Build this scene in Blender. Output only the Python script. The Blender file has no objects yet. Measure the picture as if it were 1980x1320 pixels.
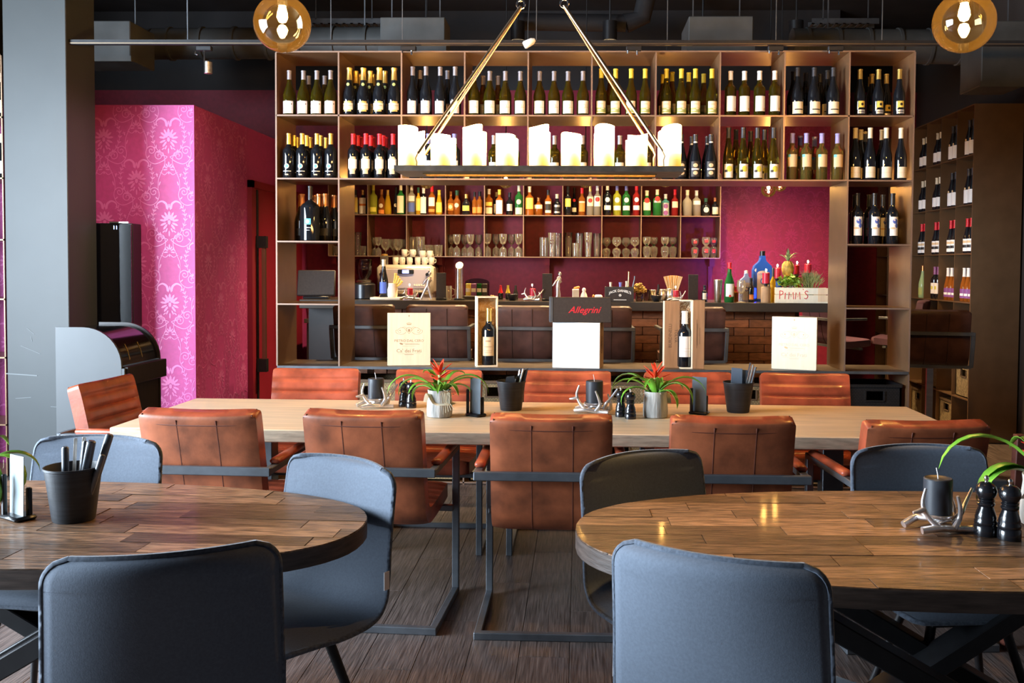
import bpy, bmesh, math, random
from mathutils import Vector, Matrix, Euler
rng = random.Random(7)
SC = bpy.context.scene
COL = SC.collection
PI = math.pi
R = math.radians

# ------------------------------------------------------------------ camera
EYE = 1.46
F_PX, PPX, PPY = 1800.0, 1063.0, 580.0       # focal length and principal point in a 1980x1320 frame
def cam_axes(yaw=R(1.8), pitch=R(2.07), roll=R(0.37)):
    f = Vector((-math.sin(yaw) * math.cos(pitch), math.cos(yaw) * math.cos(pitch), -math.sin(pitch)))
    r = Vector((math.cos(yaw), math.sin(yaw), 0)); u = r.cross(f)
    return math.cos(roll) * r + math.sin(roll) * u, -math.sin(roll) * r + math.cos(roll) * u, f
CR, CU, CF = cam_axes()
cd = bpy.data.cameras.new('camera'); cam = bpy.data.objects.new('camera', cd); COL.objects.link(cam)
m3 = Matrix((CR, CU, -CF)).transposed()
cam.matrix_world = Matrix.Translation((0, 0, EYE)) @ m3.to_4x4()
cd.sensor_width = 36; cd.sensor_fit = 'HORIZONTAL'; cd.lens = F_PX / 1980 * 36
cd.shift_x = (990 - PPX) / 1980; cd.shift_y = (PPY - 660) / 1980
cd.clip_start = 0.05; cd.clip_end = 100
SC.camera = cam
def ray(px, py): return CF + CR * ((px - PPX) / F_PX) - CU * ((py - PPY) / F_PX)
def onY(px, py, Y):                           # survey: where a sight line meets the upright plane at depth Y
    d = ray(px, py); t = Y / d.y; return Vector((d.x * t, Y, EYE + d.z * t))
def onZ(px, py, Z):                           # survey: where a sight line meets the level plane at height Z
    d = ray(px, py); t = (Z - EYE) / d.z; return Vector((d.x * t, d.y * t, Z))

# ------------------------------------------------------------------ world, daylight, exposure
w = bpy.data.worlds.new('world'); SC.world = w; w.use_nodes = True
w.node_tree.nodes['Background'].inputs[0].default_value = (0.62, 0.78, 1.0, 1)
w.node_tree.nodes['Background'].inputs[1].default_value = 0.6
def area(name, loc, target, sx, sy, power, col):
    l = bpy.data.lights.new(name, 'AREA'); l.shape = 'RECTANGLE'; l.size = sx; l.size_y = sy; l.energy = power; l.color = col
    o = bpy.data.objects.new(name, l); COL.objects.link(o); o.location = loc
    o.rotation_euler = (Vector(target) - Vector(loc)).to_track_quat('-Z', 'Y').to_euler(); return o
area('window_daylight_side', (-5.35, 2.1, 1.75), (0, 2.1, 1.55), 3.7, 2.7, 620, (0.72, 0.86, 1.0))
SC.view_settings.view_transform = 'Standard'; SC.view_settings.look = 'None'
SC.view_settings.gamma = 1; SC.view_settings.use_curve_mapping = False
SC.view_settings.exposure = 1.28
SC.cycles.use_denoising = True
SC.cycles.max_bounces = 8; SC.cycles.transparent_max_bounces = 12; SC.cycles.caustics_reflective = False; SC.cycles.caustics_refractive = False
SC.cycles.sample_clamp_indirect = 4

# ------------------------------------------------------------------ materials
MATS = {}
def pm(name, col, rough=0.5, metal=0.0, noise=None, bump=None, stretch=(1, 1, 1), rnd=0.0, coat=0.0, trans=0.0, ior=1.45,
       spec=0.5, emit=None, estr=0.0, wave=None, sheen=0.0, col2=None):
    m = bpy.data.materials.new(name); m.use_nodes = True; nt = m.node_tree; N = nt.nodes; L = nt.links
    b = N['Principled BSDF']
    def si(k, v):
        if k in b.inputs: b.inputs[k].default_value = v
    c = (*col, 1)
    si('Base Color', c); si('Roughness', rough); si('Metallic', metal); si('Specular IOR Level', spec); si('IOR', ior)
    si('Coat Weight', coat); si('Coat Roughness', 0.08); si('Transmission Weight', trans)
    if sheen: si('Sheen Weight', sheen); si('Sheen Roughness', 0.4)
    if emit: si('Emission Color', (*emit, 1)); si('Emission Strength', estr)
    if noise or bump or rnd or wave:
        tc = N.new('ShaderNodeTexCoord'); mp = N.new('ShaderNodeMapping'); mp.inputs['Scale'].default_value = stretch
        vec = tc.outputs['Object']
        oi = None
        if rnd:
            oi = N.new('ShaderNodeObjectInfo')
            ad = N.new('ShaderNodeVectorMath'); ad.operation = 'ADD'
            sc = N.new('ShaderNodeVectorMath'); sc.operation = 'SCALE'; sc.inputs[0].default_value = (13.1, 7.7, 5.3)
            L.new(oi.outputs['Random'], sc.inputs['Scale']); L.new(vec, ad.inputs[0]); L.new(sc.outputs[0], ad.inputs[1]); vec = ad.outputs[0]
        L.new(vec, mp.inputs['Vector'])
        src = None
        if noise:
            nz = N.new('ShaderNodeTexNoise'); nz.inputs['Scale'].default_value = noise[0]; nz.inputs['Detail'].default_value = noise[2] if len(noise) > 2 else 4
            L.new(mp.outputs[0], nz.inputs['Vector'])
            rp = N.new('ShaderNodeValToRGB')
            a = noise[1]
            lo = tuple(max(0, x * (1 - a)) for x in col) if col2 is None else col2
            hi = tuple(min(1, x * (1 + a)) for x in col) if col2 is None else col
            rp.color_ramp.elements[0].color = (*lo, 1); rp.color_ramp.elements[1].color = (*hi, 1)
            rp.color_ramp.elements[0].position = 0.3; rp.color_ramp.elements[1].position = 0.7
            L.new(nz.outputs['Fac'], rp.inputs[0]); src = rp.outputs[0]
        if rnd:
            hs = N.new('ShaderNodeHueSaturation'); mr = N.new('ShaderNodeMapRange')
            mr.inputs['To Min'].default_value = 1 - rnd; mr.inputs['To Max'].default_value = 1 + rnd
            L.new(oi.outputs['Random'], mr.inputs['Value']); L.new(mr.outputs[0], hs.inputs['Value'])
            if src: L.new(src, hs.inputs['Color'])
            else: hs.inputs['Color'].default_value = c
            src = hs.outputs[0]
        if src: L.new(src, b.inputs['Base Color'])
        if bump:
            bz = N.new('ShaderNodeTexNoise'); bz.inputs['Scale'].default_value = bump[0]; bz.inputs['Detail'].default_value = 3
            L.new(mp.outputs[0], bz.inputs['Vector'])
            bp = N.new('ShaderNodeBump'); bp.inputs['Strength'].default_value = bump[1]; bp.inputs['Distance'].default_value = 0.004
            L.new(bz.outputs['Fac'], bp.inputs['Height']); L.new(bp.outputs[0], b.inputs['Normal'])
        if wave:
            wv = N.new('ShaderNodeTexBrick'); wv.inputs['Scale'].default_value = wave[0]; wv.inputs['Mortar Size'].default_value = 0.12
            wv.inputs['Color1'].default_value = (1, 1, 1, 1); wv.inputs['Color2'].default_value = (.75, .75, .75, 1); wv.inputs['Mortar'].default_value = (0.15, .15, .15, 1)
            wv.inputs['Row Height'].default_value = 0.3
            sx = N.new('ShaderNodeSeparateXYZ'); cx = N.new('ShaderNodeCombineXYZ'); aa = N.new('ShaderNodeMath'); aa.operation = 'ADD'
            L.new(mp.outputs[0], sx.inputs[0]); L.new(sx.outputs[0], aa.inputs[0]); L.new(sx.outputs[1], aa.inputs[1]); L.new(aa.outputs[0], cx.inputs[0]); L.new(sx.outputs[2], cx.inputs[1])
            L.new(cx.outputs[0], wv.inputs['Vector'])
            mx = N.new('ShaderNodeMixRGB'); mx.blend_type = 'MULTIPLY'; mx.inputs[0].default_value = 0.8
            if src: L.new(src, mx.inputs[1])
            else: mx.inputs[1].default_value = c
            L.new(wv.outputs['Color'], mx.inputs[2]); L.new(mx.outputs[0], b.inputs['Base Color'])
            bp = N.new('ShaderNodeBump'); bp.inputs['Strength'].default_value = 0.6; bp.inputs['Distance'].default_value = 0.006
            L.new(wv.outputs['Color'], bp.inputs['Height']); L.new(bp.outputs[0], b.inputs['Normal'])
    MATS[name] = m; return m
def emi(name, col, s):
    m = bpy.data.materials.new(name); m.use_nodes = True; nt = m.node_tree; nt.nodes.clear()
    e = nt.nodes.new('ShaderNodeEmission'); e.inputs[0].default_value = (*col, 1); e.inputs[1].default_value = s
    o = nt.nodes.new('ShaderNodeOutputMaterial'); nt.links.new(e.outputs[0], o.inputs[0]); MATS[name] = m; return m
def thin_glass(name, tint, refl=0.9, rough=0.02, ior=1.5, haze=0.0, hcol=(0.8, 0.75, 0.65)):       # a thin pane or shell: tinted see-through with fresnel reflection
    m = bpy.data.materials.new(name); m.use_nodes = True; nt = m.node_tree; N = nt.nodes; N.clear(); L = nt.links
    t = N.new('ShaderNodeBsdfTransparent'); t.inputs[0].default_value = (*tint, 1)
    g = N.new('ShaderNodeBsdfGlossy'); g.inputs['Roughness'].default_value = rough; g.inputs[0].default_value = (refl, refl, refl, 1)
    f = N.new('ShaderNodeFresnel'); f.inputs[0].default_value = ior
    x = N.new('ShaderNodeMixShader'); o = N.new('ShaderNodeOutputMaterial')
    L.new(f.outputs[0], x.inputs[0]); L.new(t.outputs[0], x.inputs[1]); L.new(g.outputs[0], x.inputs[2]); 
    if haze:
        d = N.new('ShaderNodeBsdfDiffuse'); d.inputs[0].default_value = (*hcol, 1); tl = N.new('ShaderNodeBsdfTranslucent'); tl.inputs[0].default_value = (*hcol, 1)
        a = N.new('ShaderNodeMixShader'); a.inputs[0].default_value = 0.5; L.new(d.outputs[0], a.inputs[1]); L.new(tl.outputs[0], a.inputs[2])
        h = N.new('ShaderNodeMixShader'); h.inputs[0].default_value = haze; L.new(x.outputs[0], h.inputs[1]); L.new(a.outputs[0], h.inputs[2]); x = h
    L.new(x.outputs[0], o.inputs[0])
    MATS[name] = m; return m

pm('floor_wood', (0.110, 0.083, 0.073), 0.34, noise=(6, 0.6, 9), stretch=(24, 1.1, 1), rnd=0.09, bump=(7, 0.3), spec=0.5)
pm('subfloor', (0.05, 0.04, 0.036), 0.5)
pm('black_paint', (0.016, 0.015, 0.017), 0.7, noise=(3, 0.3), bump=(30, 0.1))
pm('burgundy_paper', (0.21, 0.011, 0.034), 0.55, noise=(25, 0.12))
pm('burgundy_print', (0.27, 0.020, 0.058), 0.42)
pm('pink_paper', (0.42, 0.048, 0.22), 0.55, noise=(30, 0.08))
pm('pink_print', (0.58, 0.125, 0.37), 0.38)
pm('red_paint', (0.21, 0.010, 0.026), 0.42, noise=(3, 0.12))
pm('panel_grey', (0.048, 0.053, 0.057), 0.42, noise=(3, 0.1, 8))
pm('grey_paint', (0.041, 0.046, 0.047), 0.5, noise=(3, 0.08, 8), bump=(60, 0.04))
pm('scratch', (0.16, 0.175, 0.18), 0.6)
pm('steel_brown', (0.215, 0.125, 0.066), 0.34, metal=0.45, noise=(7, 0.10, 6), stretch=(1, 1, 1))
pm('steel_edge', (0.30, 0.20, 0.15), 0.4, metal=0.5)
pm('steel_dark', (0.13, 0.14, 0.155), 0.38, metal=0.6, noise=(9, 0.25), bump=(40, 0.05))
pm('steel_ledge', (0.13, 0.10, 0.075), 0.38, metal=0.4, noise=(12, 0.25, 6))
pm('black_metal', (0.018, 0.018, 0.02), 0.42, metal=0.3, noise=(20, 0.2))
pm('duct_grey', (0.075, 0.078, 0.078), 0.6, metal=0.2, noise=(4, 0.25))
pm('chrome', (0.80, 0.80, 0.82), 0.12, metal=1.0, noise=(40, 0.1))
pm('silver_cast', (0.78, 0.76, 0.77), 0.30, metal=0.85, noise=(30, 0.15), bump=(60, 0.15))
pm('brushed_steel', (0.62, 0.58, 0.52), 0.28, metal=1.0, noise=(6, 0.1), stretch=(1, 1, 8))
pm('gold_wire', (0.75, 0.55, 0.2), 0.25, metal=1.0)
pm('rod_bronze', (0.32, 0.23, 0.15), 0.3, metal=0.9)
pm('tray_metal', (0.12, 0.085, 0.06), 0.45, metal=0.5, noise=(20, 0.3))
pm('oak', (0.74, 0.55, 0.36), 0.42, noise=(4, 0.16, 7), stretch=(0.8, 12, 12), bump=(5, 0.08))
pm('oak_edge', (0.50, 0.40, 0.28), 0.55, noise=(10, 0.25, 6), stretch=(1.5, 6, 10), bump=(14, 0.2))
pm('mosaic_wood', (0.185, 0.102, 0.056), 0.42, noise=(6, 0.75, 8), stretch=(2.2, 17, 10), rnd=0.6, bump=(10, 0.9), coat=0.1)
pm('mosaic_core', (0.06, 0.042, 0.034), 0.45, noise=(6, 0.4, 6), stretch=(2, 2, 14), bump=(10, 0.25))
pm('leather', (0.30, 0.062, 0.028), 0.33, noise=(9, 0.45, 6), bump=(90, 0.10), coat=0.12, rnd=0.07)
pm('leather_rear', (0.275, 0.076, 0.030), 0.50, noise=(9, 0.50, 7), bump=(120, 0.08), rnd=0.07)  # rear of the same leather, its different lighting put into the colour
pm('leather_seam', (0.11, 0.03, 0.016), 0.55)
pm('stool_leather', (0.072, 0.032, 0.026), 0.42, noise=(10, 0.35, 6), bump=(90, 0.1), rnd=0.1)
pm('stool_seam', (0.045, 0.022, 0.018), 0.5)
pm('denim', (0.108, 0.132, 0.172), 0.82, noise=(160, 0.10, 3), bump=(300, 0.08), sheen=0.25, rnd=0.05)
pm('denim_piping', (0.080, 0.098, 0.130), 0.85, noise=(120, 0.35), sheen=0.2)
pm('tag_white', (0.8, 0.76, 0.76), 0.7)
pm('brick_wood', (0.21, 0.082, 0.038), 0.5, noise=(9, 0.3, 6), stretch=(2, 1, 6), rnd=0.33, bump=(20, 0.3))
pm('bar_dark', (0.03, 0.02, 0.017), 0.5)
pm('bar_top', (0.05, 0.042, 0.035), 0.22, coat=0.3)
pm('seagrass', (0.52, 0.38, 0.19), 0.75, noise=(40, 0.35), wave=(26,), rnd=0.1)
pm('wicker_black', (0.018, 0.018, 0.022), 0.6, noise=(40, 0.3), wave=(26,))
pm('basket_rim', (0.09, 0.055, 0.03), 0.7)
pm('candle_black', (0.03, 0.034, 0.042), 0.42, noise=(20, 0.15))
pm('candle_red', (0.55, 0.02, 0.05), 0.4)
pm('mill_black', (0.008, 0.008, 0.010), 0.24, coat=0.5)
pm('bucket_black', (0.022, 0.025, 0.03), 0.48, noise=(8, 0.35, 6), stretch=(1, 1, 14), bump=(30, 0.12))
pm('black_plastic', (0.010, 0.010, 0.012), 0.3)
pm('card_grey', (0.13, 0.165, 0.20), 0.4)
pm('card_pale', (0.36, 0.43, 0.45), 0.35)
pm('napkin_dark', (0.02, 0.022, 0.028), 0.85)
pm('napkin_blue', (0.12, 0.17, 0.24), 0.8)
pm('leaf', (0.135, 0.34, 0.030), 0.38, noise=(14, 0.35), rnd=0.2, spec=0.5)
pm('leaf_pale', (0.34, 0.50, 0.14), 0.4)
pm('bract', (0.80, 0.055, 0.020), 0.38, rnd=0.15)
pm('bark_pot', (0.42, 0.41, 0.38), 0.8, noise=(7, 0.5, 6), stretch=(5, 5, 0.8), bump=(14, 1.0))
pm('strap', (0.78, 0.68, 0.52), 0.7)
pm('fibre', (0.75, 0.68, 0.5), 0.7)
pm('soil', (0.03, 0.02, 0.014), 0.9)
pm('pine_box', (0.78, 0.60, 0.40), 0.55, noise=(4, 0.1, 6), stretch=(10, 10, 0.8))
pm('pine_pale', (0.86, 0.80, 0.64), 0.5, noise=(4, 0.06, 6), stretch=(10, 10, 0.8))
pm('cedar_box', (0.33, 0.175, 0.085), 0.6, noise=(5, 0.2, 6), stretch=(10, 10, 0.8))
pm('kraft', (0.45, 0.28, 0.15), 0.7, noise=(20, 0.1))
pm('white_card', (0.90, 0.90, 0.89), 0.45)
pm('print_brown', (0.40, 0.24, 0.13), 0.6)
pm('print_pale', (0.72, 0.62, 0.46), 0.6)
pm('print_dark', (0.10, 0.055, 0.03), 0.6)
pm('print_red', (0.62, 0.02, 0.035), 0.5)
pm('print_black', (0.015, 0.013, 0.013), 0.6)
pm('gift_black', (0.03, 0.022, 0.019), 0.6, noise=(60, 0.2))
pm('wood_wool', (0.74, 0.44, 0.14), 0.8)
pm('wine_black', (0.008, 0.009, 0.012), 0.06, spec=0.6, coat=0.2)
pm('wine_olive', (0.20, 0.165, 0.012), 0.04, spec=0.6, trans=0.9, ior=1.35)
pm('wine_gold', (0.62, 0.50, 0.12), 0.04, spec=0.6, trans=0.9, ior=1.3)
pm('glass_green', (0.03, 0.20, 0.045), 0.05, trans=0.4, ior=1.25)
pm('glass_teal', (0.10, 0.36, 0.36), 0.06, trans=0.4, ior=1.25)
pm('glass_blue', (0.05, 0.20, 0.80), 0.06, trans=0.4, ior=1.25)
pm('glass_ice', (0.45, 0.62, 0.95), 0.08, trans=0.4, ior=1.25)
pm('glass_amber', (0.34, 0.10, 0.015), 0.05, trans=0.35, ior=1.25)
pm('glass_yellow', (0.72, 0.42, 0.02), 0.06, trans=0.35, ior=1.25)
pm('glass_lime', (0.50, 0.52, 0.05), 0.06, trans=0.4, ior=1.25)
pm('glass_red', (0.30, 0.02, 0.02), 0.06, trans=0.3, ior=1.25)
pm('glass_clear', (0.55, 0.50, 0.42), 0.05, trans=0.6, ior=1.2)
pm('glass_pale_green', (0.32, 0.46, 0.24), 0.2)
thin_glass('tumbler', (0.93, 0.90, 0.84), 1.0, 0.03, 1.7, 0.10)
thin_glass('tumbler_green', (0.35, 0.75, 0.25), 1.0, 0.03, 1.8)
thin_glass('amber_globe', (0.97, 0.86, 0.62), 1.0, 0.01, 1.45, 0.0015, (0.9, 0.66, 0.3))
thin_glass('hopper_glass', (0.5, 0.42, 0.42), 1.0, 0.03, 1.6)
pm('cap_gold', (0.80, 0.55, 0.16), 0.28, metal=0.8)
pm('cap_copper', (0.60, 0.25, 0.09), 0.3, metal=0.8)
pm('cap_grey', (0.36, 0.33, 0.36), 0.35, metal=0.5)
pm('cap_darkgrey', (0.06, 0.06, 0.07), 0.3, metal=0.4)
pm('cap_white', (0.82, 0.77, 0.74), 0.4)
pm('cap_cream', (0.74, 0.66, 0.50), 0.4)
pm('cap_yellow', (0.68, 0.56, 0.06), 0.35)
pm('cap_red', (0.66, 0.015, 0.03), 0.35)
pm('cap_blue', (0.22, 0.22, 0.55), 0.35)
pm('cap_lavender', (0.30, 0.28, 0.62), 0.35)
pm('cap_purple', (0.25, 0.08, 0.22), 0.35)
pm('cap_black', (0.01, 0.01, 0.012), 0.35)
pm('cap_green', (0.02, 0.09, 0.05), 0.35)
pm('lab_white', (0.86, 0.84, 0.82), 0.55)
pm('lab_pink', (0.84, 0.70, 0.70), 0.55)
pm('lab_cream', (0.80, 0.70, 0.52), 0.55)
pm('lab_tan', (0.70, 0.50, 0.28), 0.55)
pm('lab_orange', (0.75, 0.25, 0.05), 0.55)
pm('lab_yellow', (0.80, 0.60, 0.12), 0.55)
pm('lab_gold', (0.78, 0.56, 0.18), 0.4, metal=0.5)
pm('lab_silver', (0.62, 0.62, 0.64), 0.35, metal=0.6)
pm('lab_black', (0.02, 0.018, 0.018), 0.5)
pm('lab_green', (0.36, 0.42, 0.14), 0.55)
pm('lab_blue', (0.10, 0.16, 0.55), 0.5)
pm('lab_turquoise', (0.12, 0.50, 0.62), 0.5)
pm('lab_red', (0.65, 0.03, 0.03), 0.5)
pm('lab_lemon', (0.72, 0.66, 0.10), 0.5)
pm('lab_purple', (0.22, 0.07, 0.26), 0.5)
pm('tool_white', (0.82, 0.78, 0.70), 0.45)
pm('coffee_body', (0.74, 0.66, 0.55), 0.28, metal=0.5)
pm('coffee_face', (0.60, 0.54, 0.60), 0.3, metal=0.4)
pm('straw_tan', (0.72, 0.46, 0.20), 0.6)
pm('dried_flower', (0.42, 0.28, 0.08), 0.8)
pm('herb_green', (0.20, 0.36, 0.03), 0.55, rnd=0.2)
pm('herb_grey', (0.16, 0.22, 0.10), 0.6)
pm('pineapple', (0.42, 0.27, 0.05), 0.6, noise=(30, 0.5), bump=(40, 0.8))
pm('cabinet_black', (0.017, 0.012, 0.011), 0.45, noise=(6, 0.3), stretch=(1, 8, 1))
pm('cabinet_inside', (0.006, 0.006, 0.008), 0.12)
pm('fridge_glass', (0.004, 0.004, 0.006), 0.03, coat=1.0, spec=0.8)
pm('dark_red_wood', (0.095, 0.028, 0.018), 0.4, noise=(6, 0.3, 5), stretch=(1, 1, 6))
pm('purple_leather', (0.10, 0.05, 0.075), 0.4)
emi('filament', (1.0, 0.56, 0.17), 800)
emi('filament_small', (1.0, 0.58, 0.19), 300)
emi('spot_lamp', (1.0, 0.74, 0.42), 12)
emi('flame', (1.0, 0.62, 0.25), 40)
emi('display_blue', (0.25, 0.30, 1.0), 4)
emi('digits_blue', (0.35, 0.55, 1.0), 6)
emi('led_blue', (0.12, 0.10, 1.0), 30)
def candle_wax():
    m = bpy.data.materials.new('led_wax'); m.use_nodes = True; nt = m.node_tree; N = nt.nodes; L = nt.links
    b = N['Principled BSDF']; b.inputs['Base Color'].default_value = (0.9, 0.72, 0.42, 1); b.inputs['Roughness'].default_value = 0.5
    tc = N.new('ShaderNodeTexCoord'); sp = N.new('ShaderNodeSeparateXYZ'); L.new(tc.outputs['Object'], sp.inputs[0])
    rp = N.new('ShaderNodeValToRGB'); rp.color_ramp.elements[0].position = 0.0; rp.color_ramp.elements[0].color = (1.0, 0.50, 0.04, 1)
    rp.color_ramp.elements[1].position = 0.07; rp.color_ramp.elements[1].color = (1.0, 0.57, 0.19, 1)
    L.new(sp.outputs[2], rp.inputs[0]); L.new(rp.outputs[0], b.inputs['Emission Color'])
    r2 = N.new('ShaderNodeValToRGB'); e = r2.color_ramp.elements; e[0].position = 0.0; e[0].color = (.012, .012, .012, 1); e[1].position = 0.095; e[1].color = (1, 1, 1, 1)
    k = e.new(0.03); k.color = (.016, .016, .016, 1); k = e.new(0.055); k.color = (.06, .06, .06, 1)
    ml = N.new('ShaderNodeMath'); ml.operation = 'MULTIPLY'; ml.inputs[1].default_value = 30.0
    L.new(sp.outputs[2], r2.inputs[0]); L.new(r2.outputs[0], ml.inputs[0]); L.new(ml.outputs[0], b.inputs['Emission Strength'])
    MATS['led_wax'] = m
candle_wax()

# ------------------------------------------------------------------ geometry kit
class G:
    def __init__(s): s.v = []; s.f = []; s.m = []
    def add(s, vs, fs, mi=0, M=None):
        o = len(s.v)
        s.v += [tuple(M @ Vector(p)) for p in vs] if M is not None else [tuple(p) for p in vs]
        s.f += [tuple(i + o for i in f) for f in fs]; s.m += [mi] * len(fs); return s
    def box(s, size, loc=(0, 0, 0), rot=None, mi=0, bev=0.0):
        a, b, c = (x / 2 for x in size)
        M = Matrix.Translation(loc)
        if rot is not None: M = M @ (rot if isinstance(rot, Matrix) else Euler(rot).to_matrix().to_4x4())
        if bev <= 0:
            vs = [(x, y, z) for x in (-a, a) for y in (-b, b) for z in (-c, c)]
            fs = [(0, 1, 3, 2), (4, 6, 7, 5), (0, 4, 5, 1), (2, 3, 7, 6), (0, 2, 6, 4), (1, 5, 7, 3)]
            return s.add(vs, fs, mi, M)
        r = min(bev, a * .99, b * .99, c * .99); vs = []; idx = {}
        for x in (-1, 1):
            for y in (-1, 1):
                for z in (-1, 1):
                    for k, p in enumerate(((x * a, y * (b - r), z * (c - r)), (x * (a - r), y * b, z * (c - r)), (x * (a - r), y * (b - r), z * c))):
                        idx[x, y, z, k] = len(vs); vs.append(p)
        fs = []
        cyc = [(-1, -1), (1, -1), (1, 1), (-1, 1)]
        for sgn in (-1, 1):
            q = cyc if sgn > 0 else cyc[::-1]
            fs.append(tuple(idx[sgn, u, v, 0] for u, v in q)); fs.append(tuple(idx[v, sgn, u, 1] for u, v in q)); fs.append(tuple(idx[u, v, sgn, 2] for u, v in q))
        for p in (-1, 1):
            for q in (-1, 1):
                e = [(idx[p, q, -1, 0], idx[p, q, 1, 0], idx[p, q, 1, 1], idx[p, q, -1, 1]), (idx[-1, p, q, 1], idx[1, p, q, 1], idx[1, p, q, 2], idx[-1, p, q, 2]),
                     (idx[p, -1, q, 2], idx[p, 1, q, 2], idx[p, 1, q, 0], idx[p, -1, q, 0])]
                for g in e: fs.append(g if p * q < 0 else g[::-1])
        for x in (-1, 1):
            for y in (-1, 1):
                for z in (-1, 1):
                    t = (idx[x, y, z, 0], idx[x, y, z, 1], idx[x, y, z, 2]); fs.append(t if x * y * z > 0 else t[::-1])
        return s.add(vs, fs, mi, M)
    def span(s, p0, p1, mi=0, bev=0.0):
        c = [(a + b) / 2 for a, b in zip(p0, p1)]; return s.box([abs(b - a) for a, b in zip(p0, p1)], c, None, mi, bev)
    def bar(s, p0, p1, wd, ht, mi=0, up=(0, 0, 1), bev=0.0):        # rectangular bar between two points
        p0 = Vector(p0); p1 = Vector(p1); d = p1 - p0; L = d.length; d.normalize()
        x = d.cross(Vector(up));
        if x.length < 1e-4: x = d.cross(Vector((0, 1, 0)))
        x.normalize(); z = x.cross(d)
        M = Matrix((x, d, z)).transposed().to_4x4()
        return s.box((wd, L, ht), (p0 + p1) / 2, M, mi, bev)
    def lathe(s, prof, n=20, mi=0, M=None, cap=True):
        vs = []; fs = []
        for r, z in prof:
            for k in range(n):
                a = 2 * PI * k / n; vs.append((r * math.cos(a), r * math.sin(a), z))
        for i in range(len(prof) - 1):
            for k in range(n):
                k2 = (k + 1) % n; fs.append((i * n + k, i * n + k2, (i + 1) * n + k2, (i + 1) * n + k))
        if cap:
            if prof[0][0] > 1e-5: fs.append(tuple(range(n - 1, -1, -1)))
            if prof[-1][0] > 1e-5: o = (len(prof) - 1) * n; fs.append(tuple(o + k for k in range(n)))
        return s.add(vs, fs, mi, M)
    def tube(s, pts, rad, n=8, mi=0, cap=True, flat=1.0):
        pts = [Vector(p) for p in pts]; m = len(pts)
        if not hasattr(rad, '__len__'): rad = [rad] * m
        vs = []; fs = []; pn = None
        for i, p in enumerate(pts):
            t = (pts[min(i + 1, m - 1)] - pts[max(i - 1, 0)])
            t = t.normalized() if t.length > 1e-9 else Vector((0, 0, 1))
            if pn is None:
                pn = t.cross(Vector((0, 0, 1)))
                if pn.length < 1e-3: pn = t.cross(Vector((1, 0, 0)))
            else: pn = pn - t * pn.dot(t)
            pn.normalize(); b = t.cross(pn)
            for k in range(n):
                a = 2 * PI * k / n; vs.append(p + pn * (rad[i] * math.cos(a)) + b * (rad[i] * flat * math.sin(a)))
        for i in range(m - 1):
            for k in range(n):
                k2 = (k + 1) % n; fs.append((i * n + k, i * n + k2, (i + 1) * n + k2, (i + 1) * n + k))
        if cap: fs.append(tuple(range(n - 1, -1, -1))); fs.append(tuple((m - 1) * n + k for k in range(n)))
        return s.add(vs, fs, mi)
    def ball(s, c, r, mi=0, n=12, sz=1.0, sx=1.0):
        k = max(5, n // 2 + 1); M = Matrix.Translation(c) @ Matrix.Diagonal((sx, sx, sz, 1))
        return s.lathe([(max(r * math.sin(PI * i / (k - 1)), 1e-6), -r * math.cos(PI * i / (k - 1))) for i in range(k)], n, mi, M, cap=False)
    def prism(s, poly, z0, z1, mi=0, M=None):                        # polygon in xy, ccw
        n = len(poly); vs = [(x, y, z0) for x, y in poly] + [(x, y, z1) for x, y in poly]
        fs = [tuple(range(n - 1, -1, -1)), tuple(range(n, 2 * n))] + [(k, (k + 1) % n, n + (k + 1) % n, n + k) for k in range(n)]
        return s.add(vs, fs, mi, M)
    def strip(s, pts, wid, mi=0, M=None, dz=0.0):                    # flat ribbon in xy
        vs = []; m = len(pts)
        if not hasattr(wid, '__len__'): wid = [wid] * m
        for i in range(m):
            a = pts[max(i - 1, 0)]; b = pts[min(i + 1, m - 1)]; dx, dy = b[0] - a[0], b[1] - a[1]; l = math.hypot(dx, dy) or 1
            nx, ny = -dy / l * wid[i] / 2, dx / l * wid[i] / 2
            vs += [(pts[i][0] + nx, pts[i][1] + ny, dz), (pts[i][0] - nx, pts[i][1] - ny, dz)]
        return s.add(vs, [(2 * i, 2 * i + 1, 2 * i + 3, 2 * i + 2) for i in range(m - 1)], mi, M)
    def ell(s, c, a, b, ang, mi=0, M=None, dz=0.0, n=8):
        ca, sa = math.cos(ang), math.sin(ang)
        vs = [(c[0] + a * math.cos(t) * ca - b * math.sin(t) * sa, c[1] + a * math.cos(t) * sa + b * math.sin(t) * ca, dz) for t in (2 * PI * k / n for k in range(n))]
        return s.add(vs, [tuple(range(n))], mi, M)
    def text(s, body, size, mi=0, M=None, fn=None, shear=0.0, bold=0.0, align='CENTER'):
        vs, fs = text_mesh(body, size, shear, bold, align)
        if fn: vs = [fn(v) for v in vs]
        return s.add(vs, fs, mi, M)
    def mesh(s, name, mats, smooth=35):
        me = bpy.data.meshes.new(name); me.from_pydata(s.v, [], s.f)
        if isinstance(mats, str): mats = [mats]
        for k in mats: me.materials.append(MATS[k])
        if len(mats) > 1: me.polygons.foreach_set('material_index', s.m)
        me.update()
        if smooth: me.shade_smooth(); me.set_sharp_from_angle(angle=R(smooth))
        return me
_TX = {}
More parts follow.
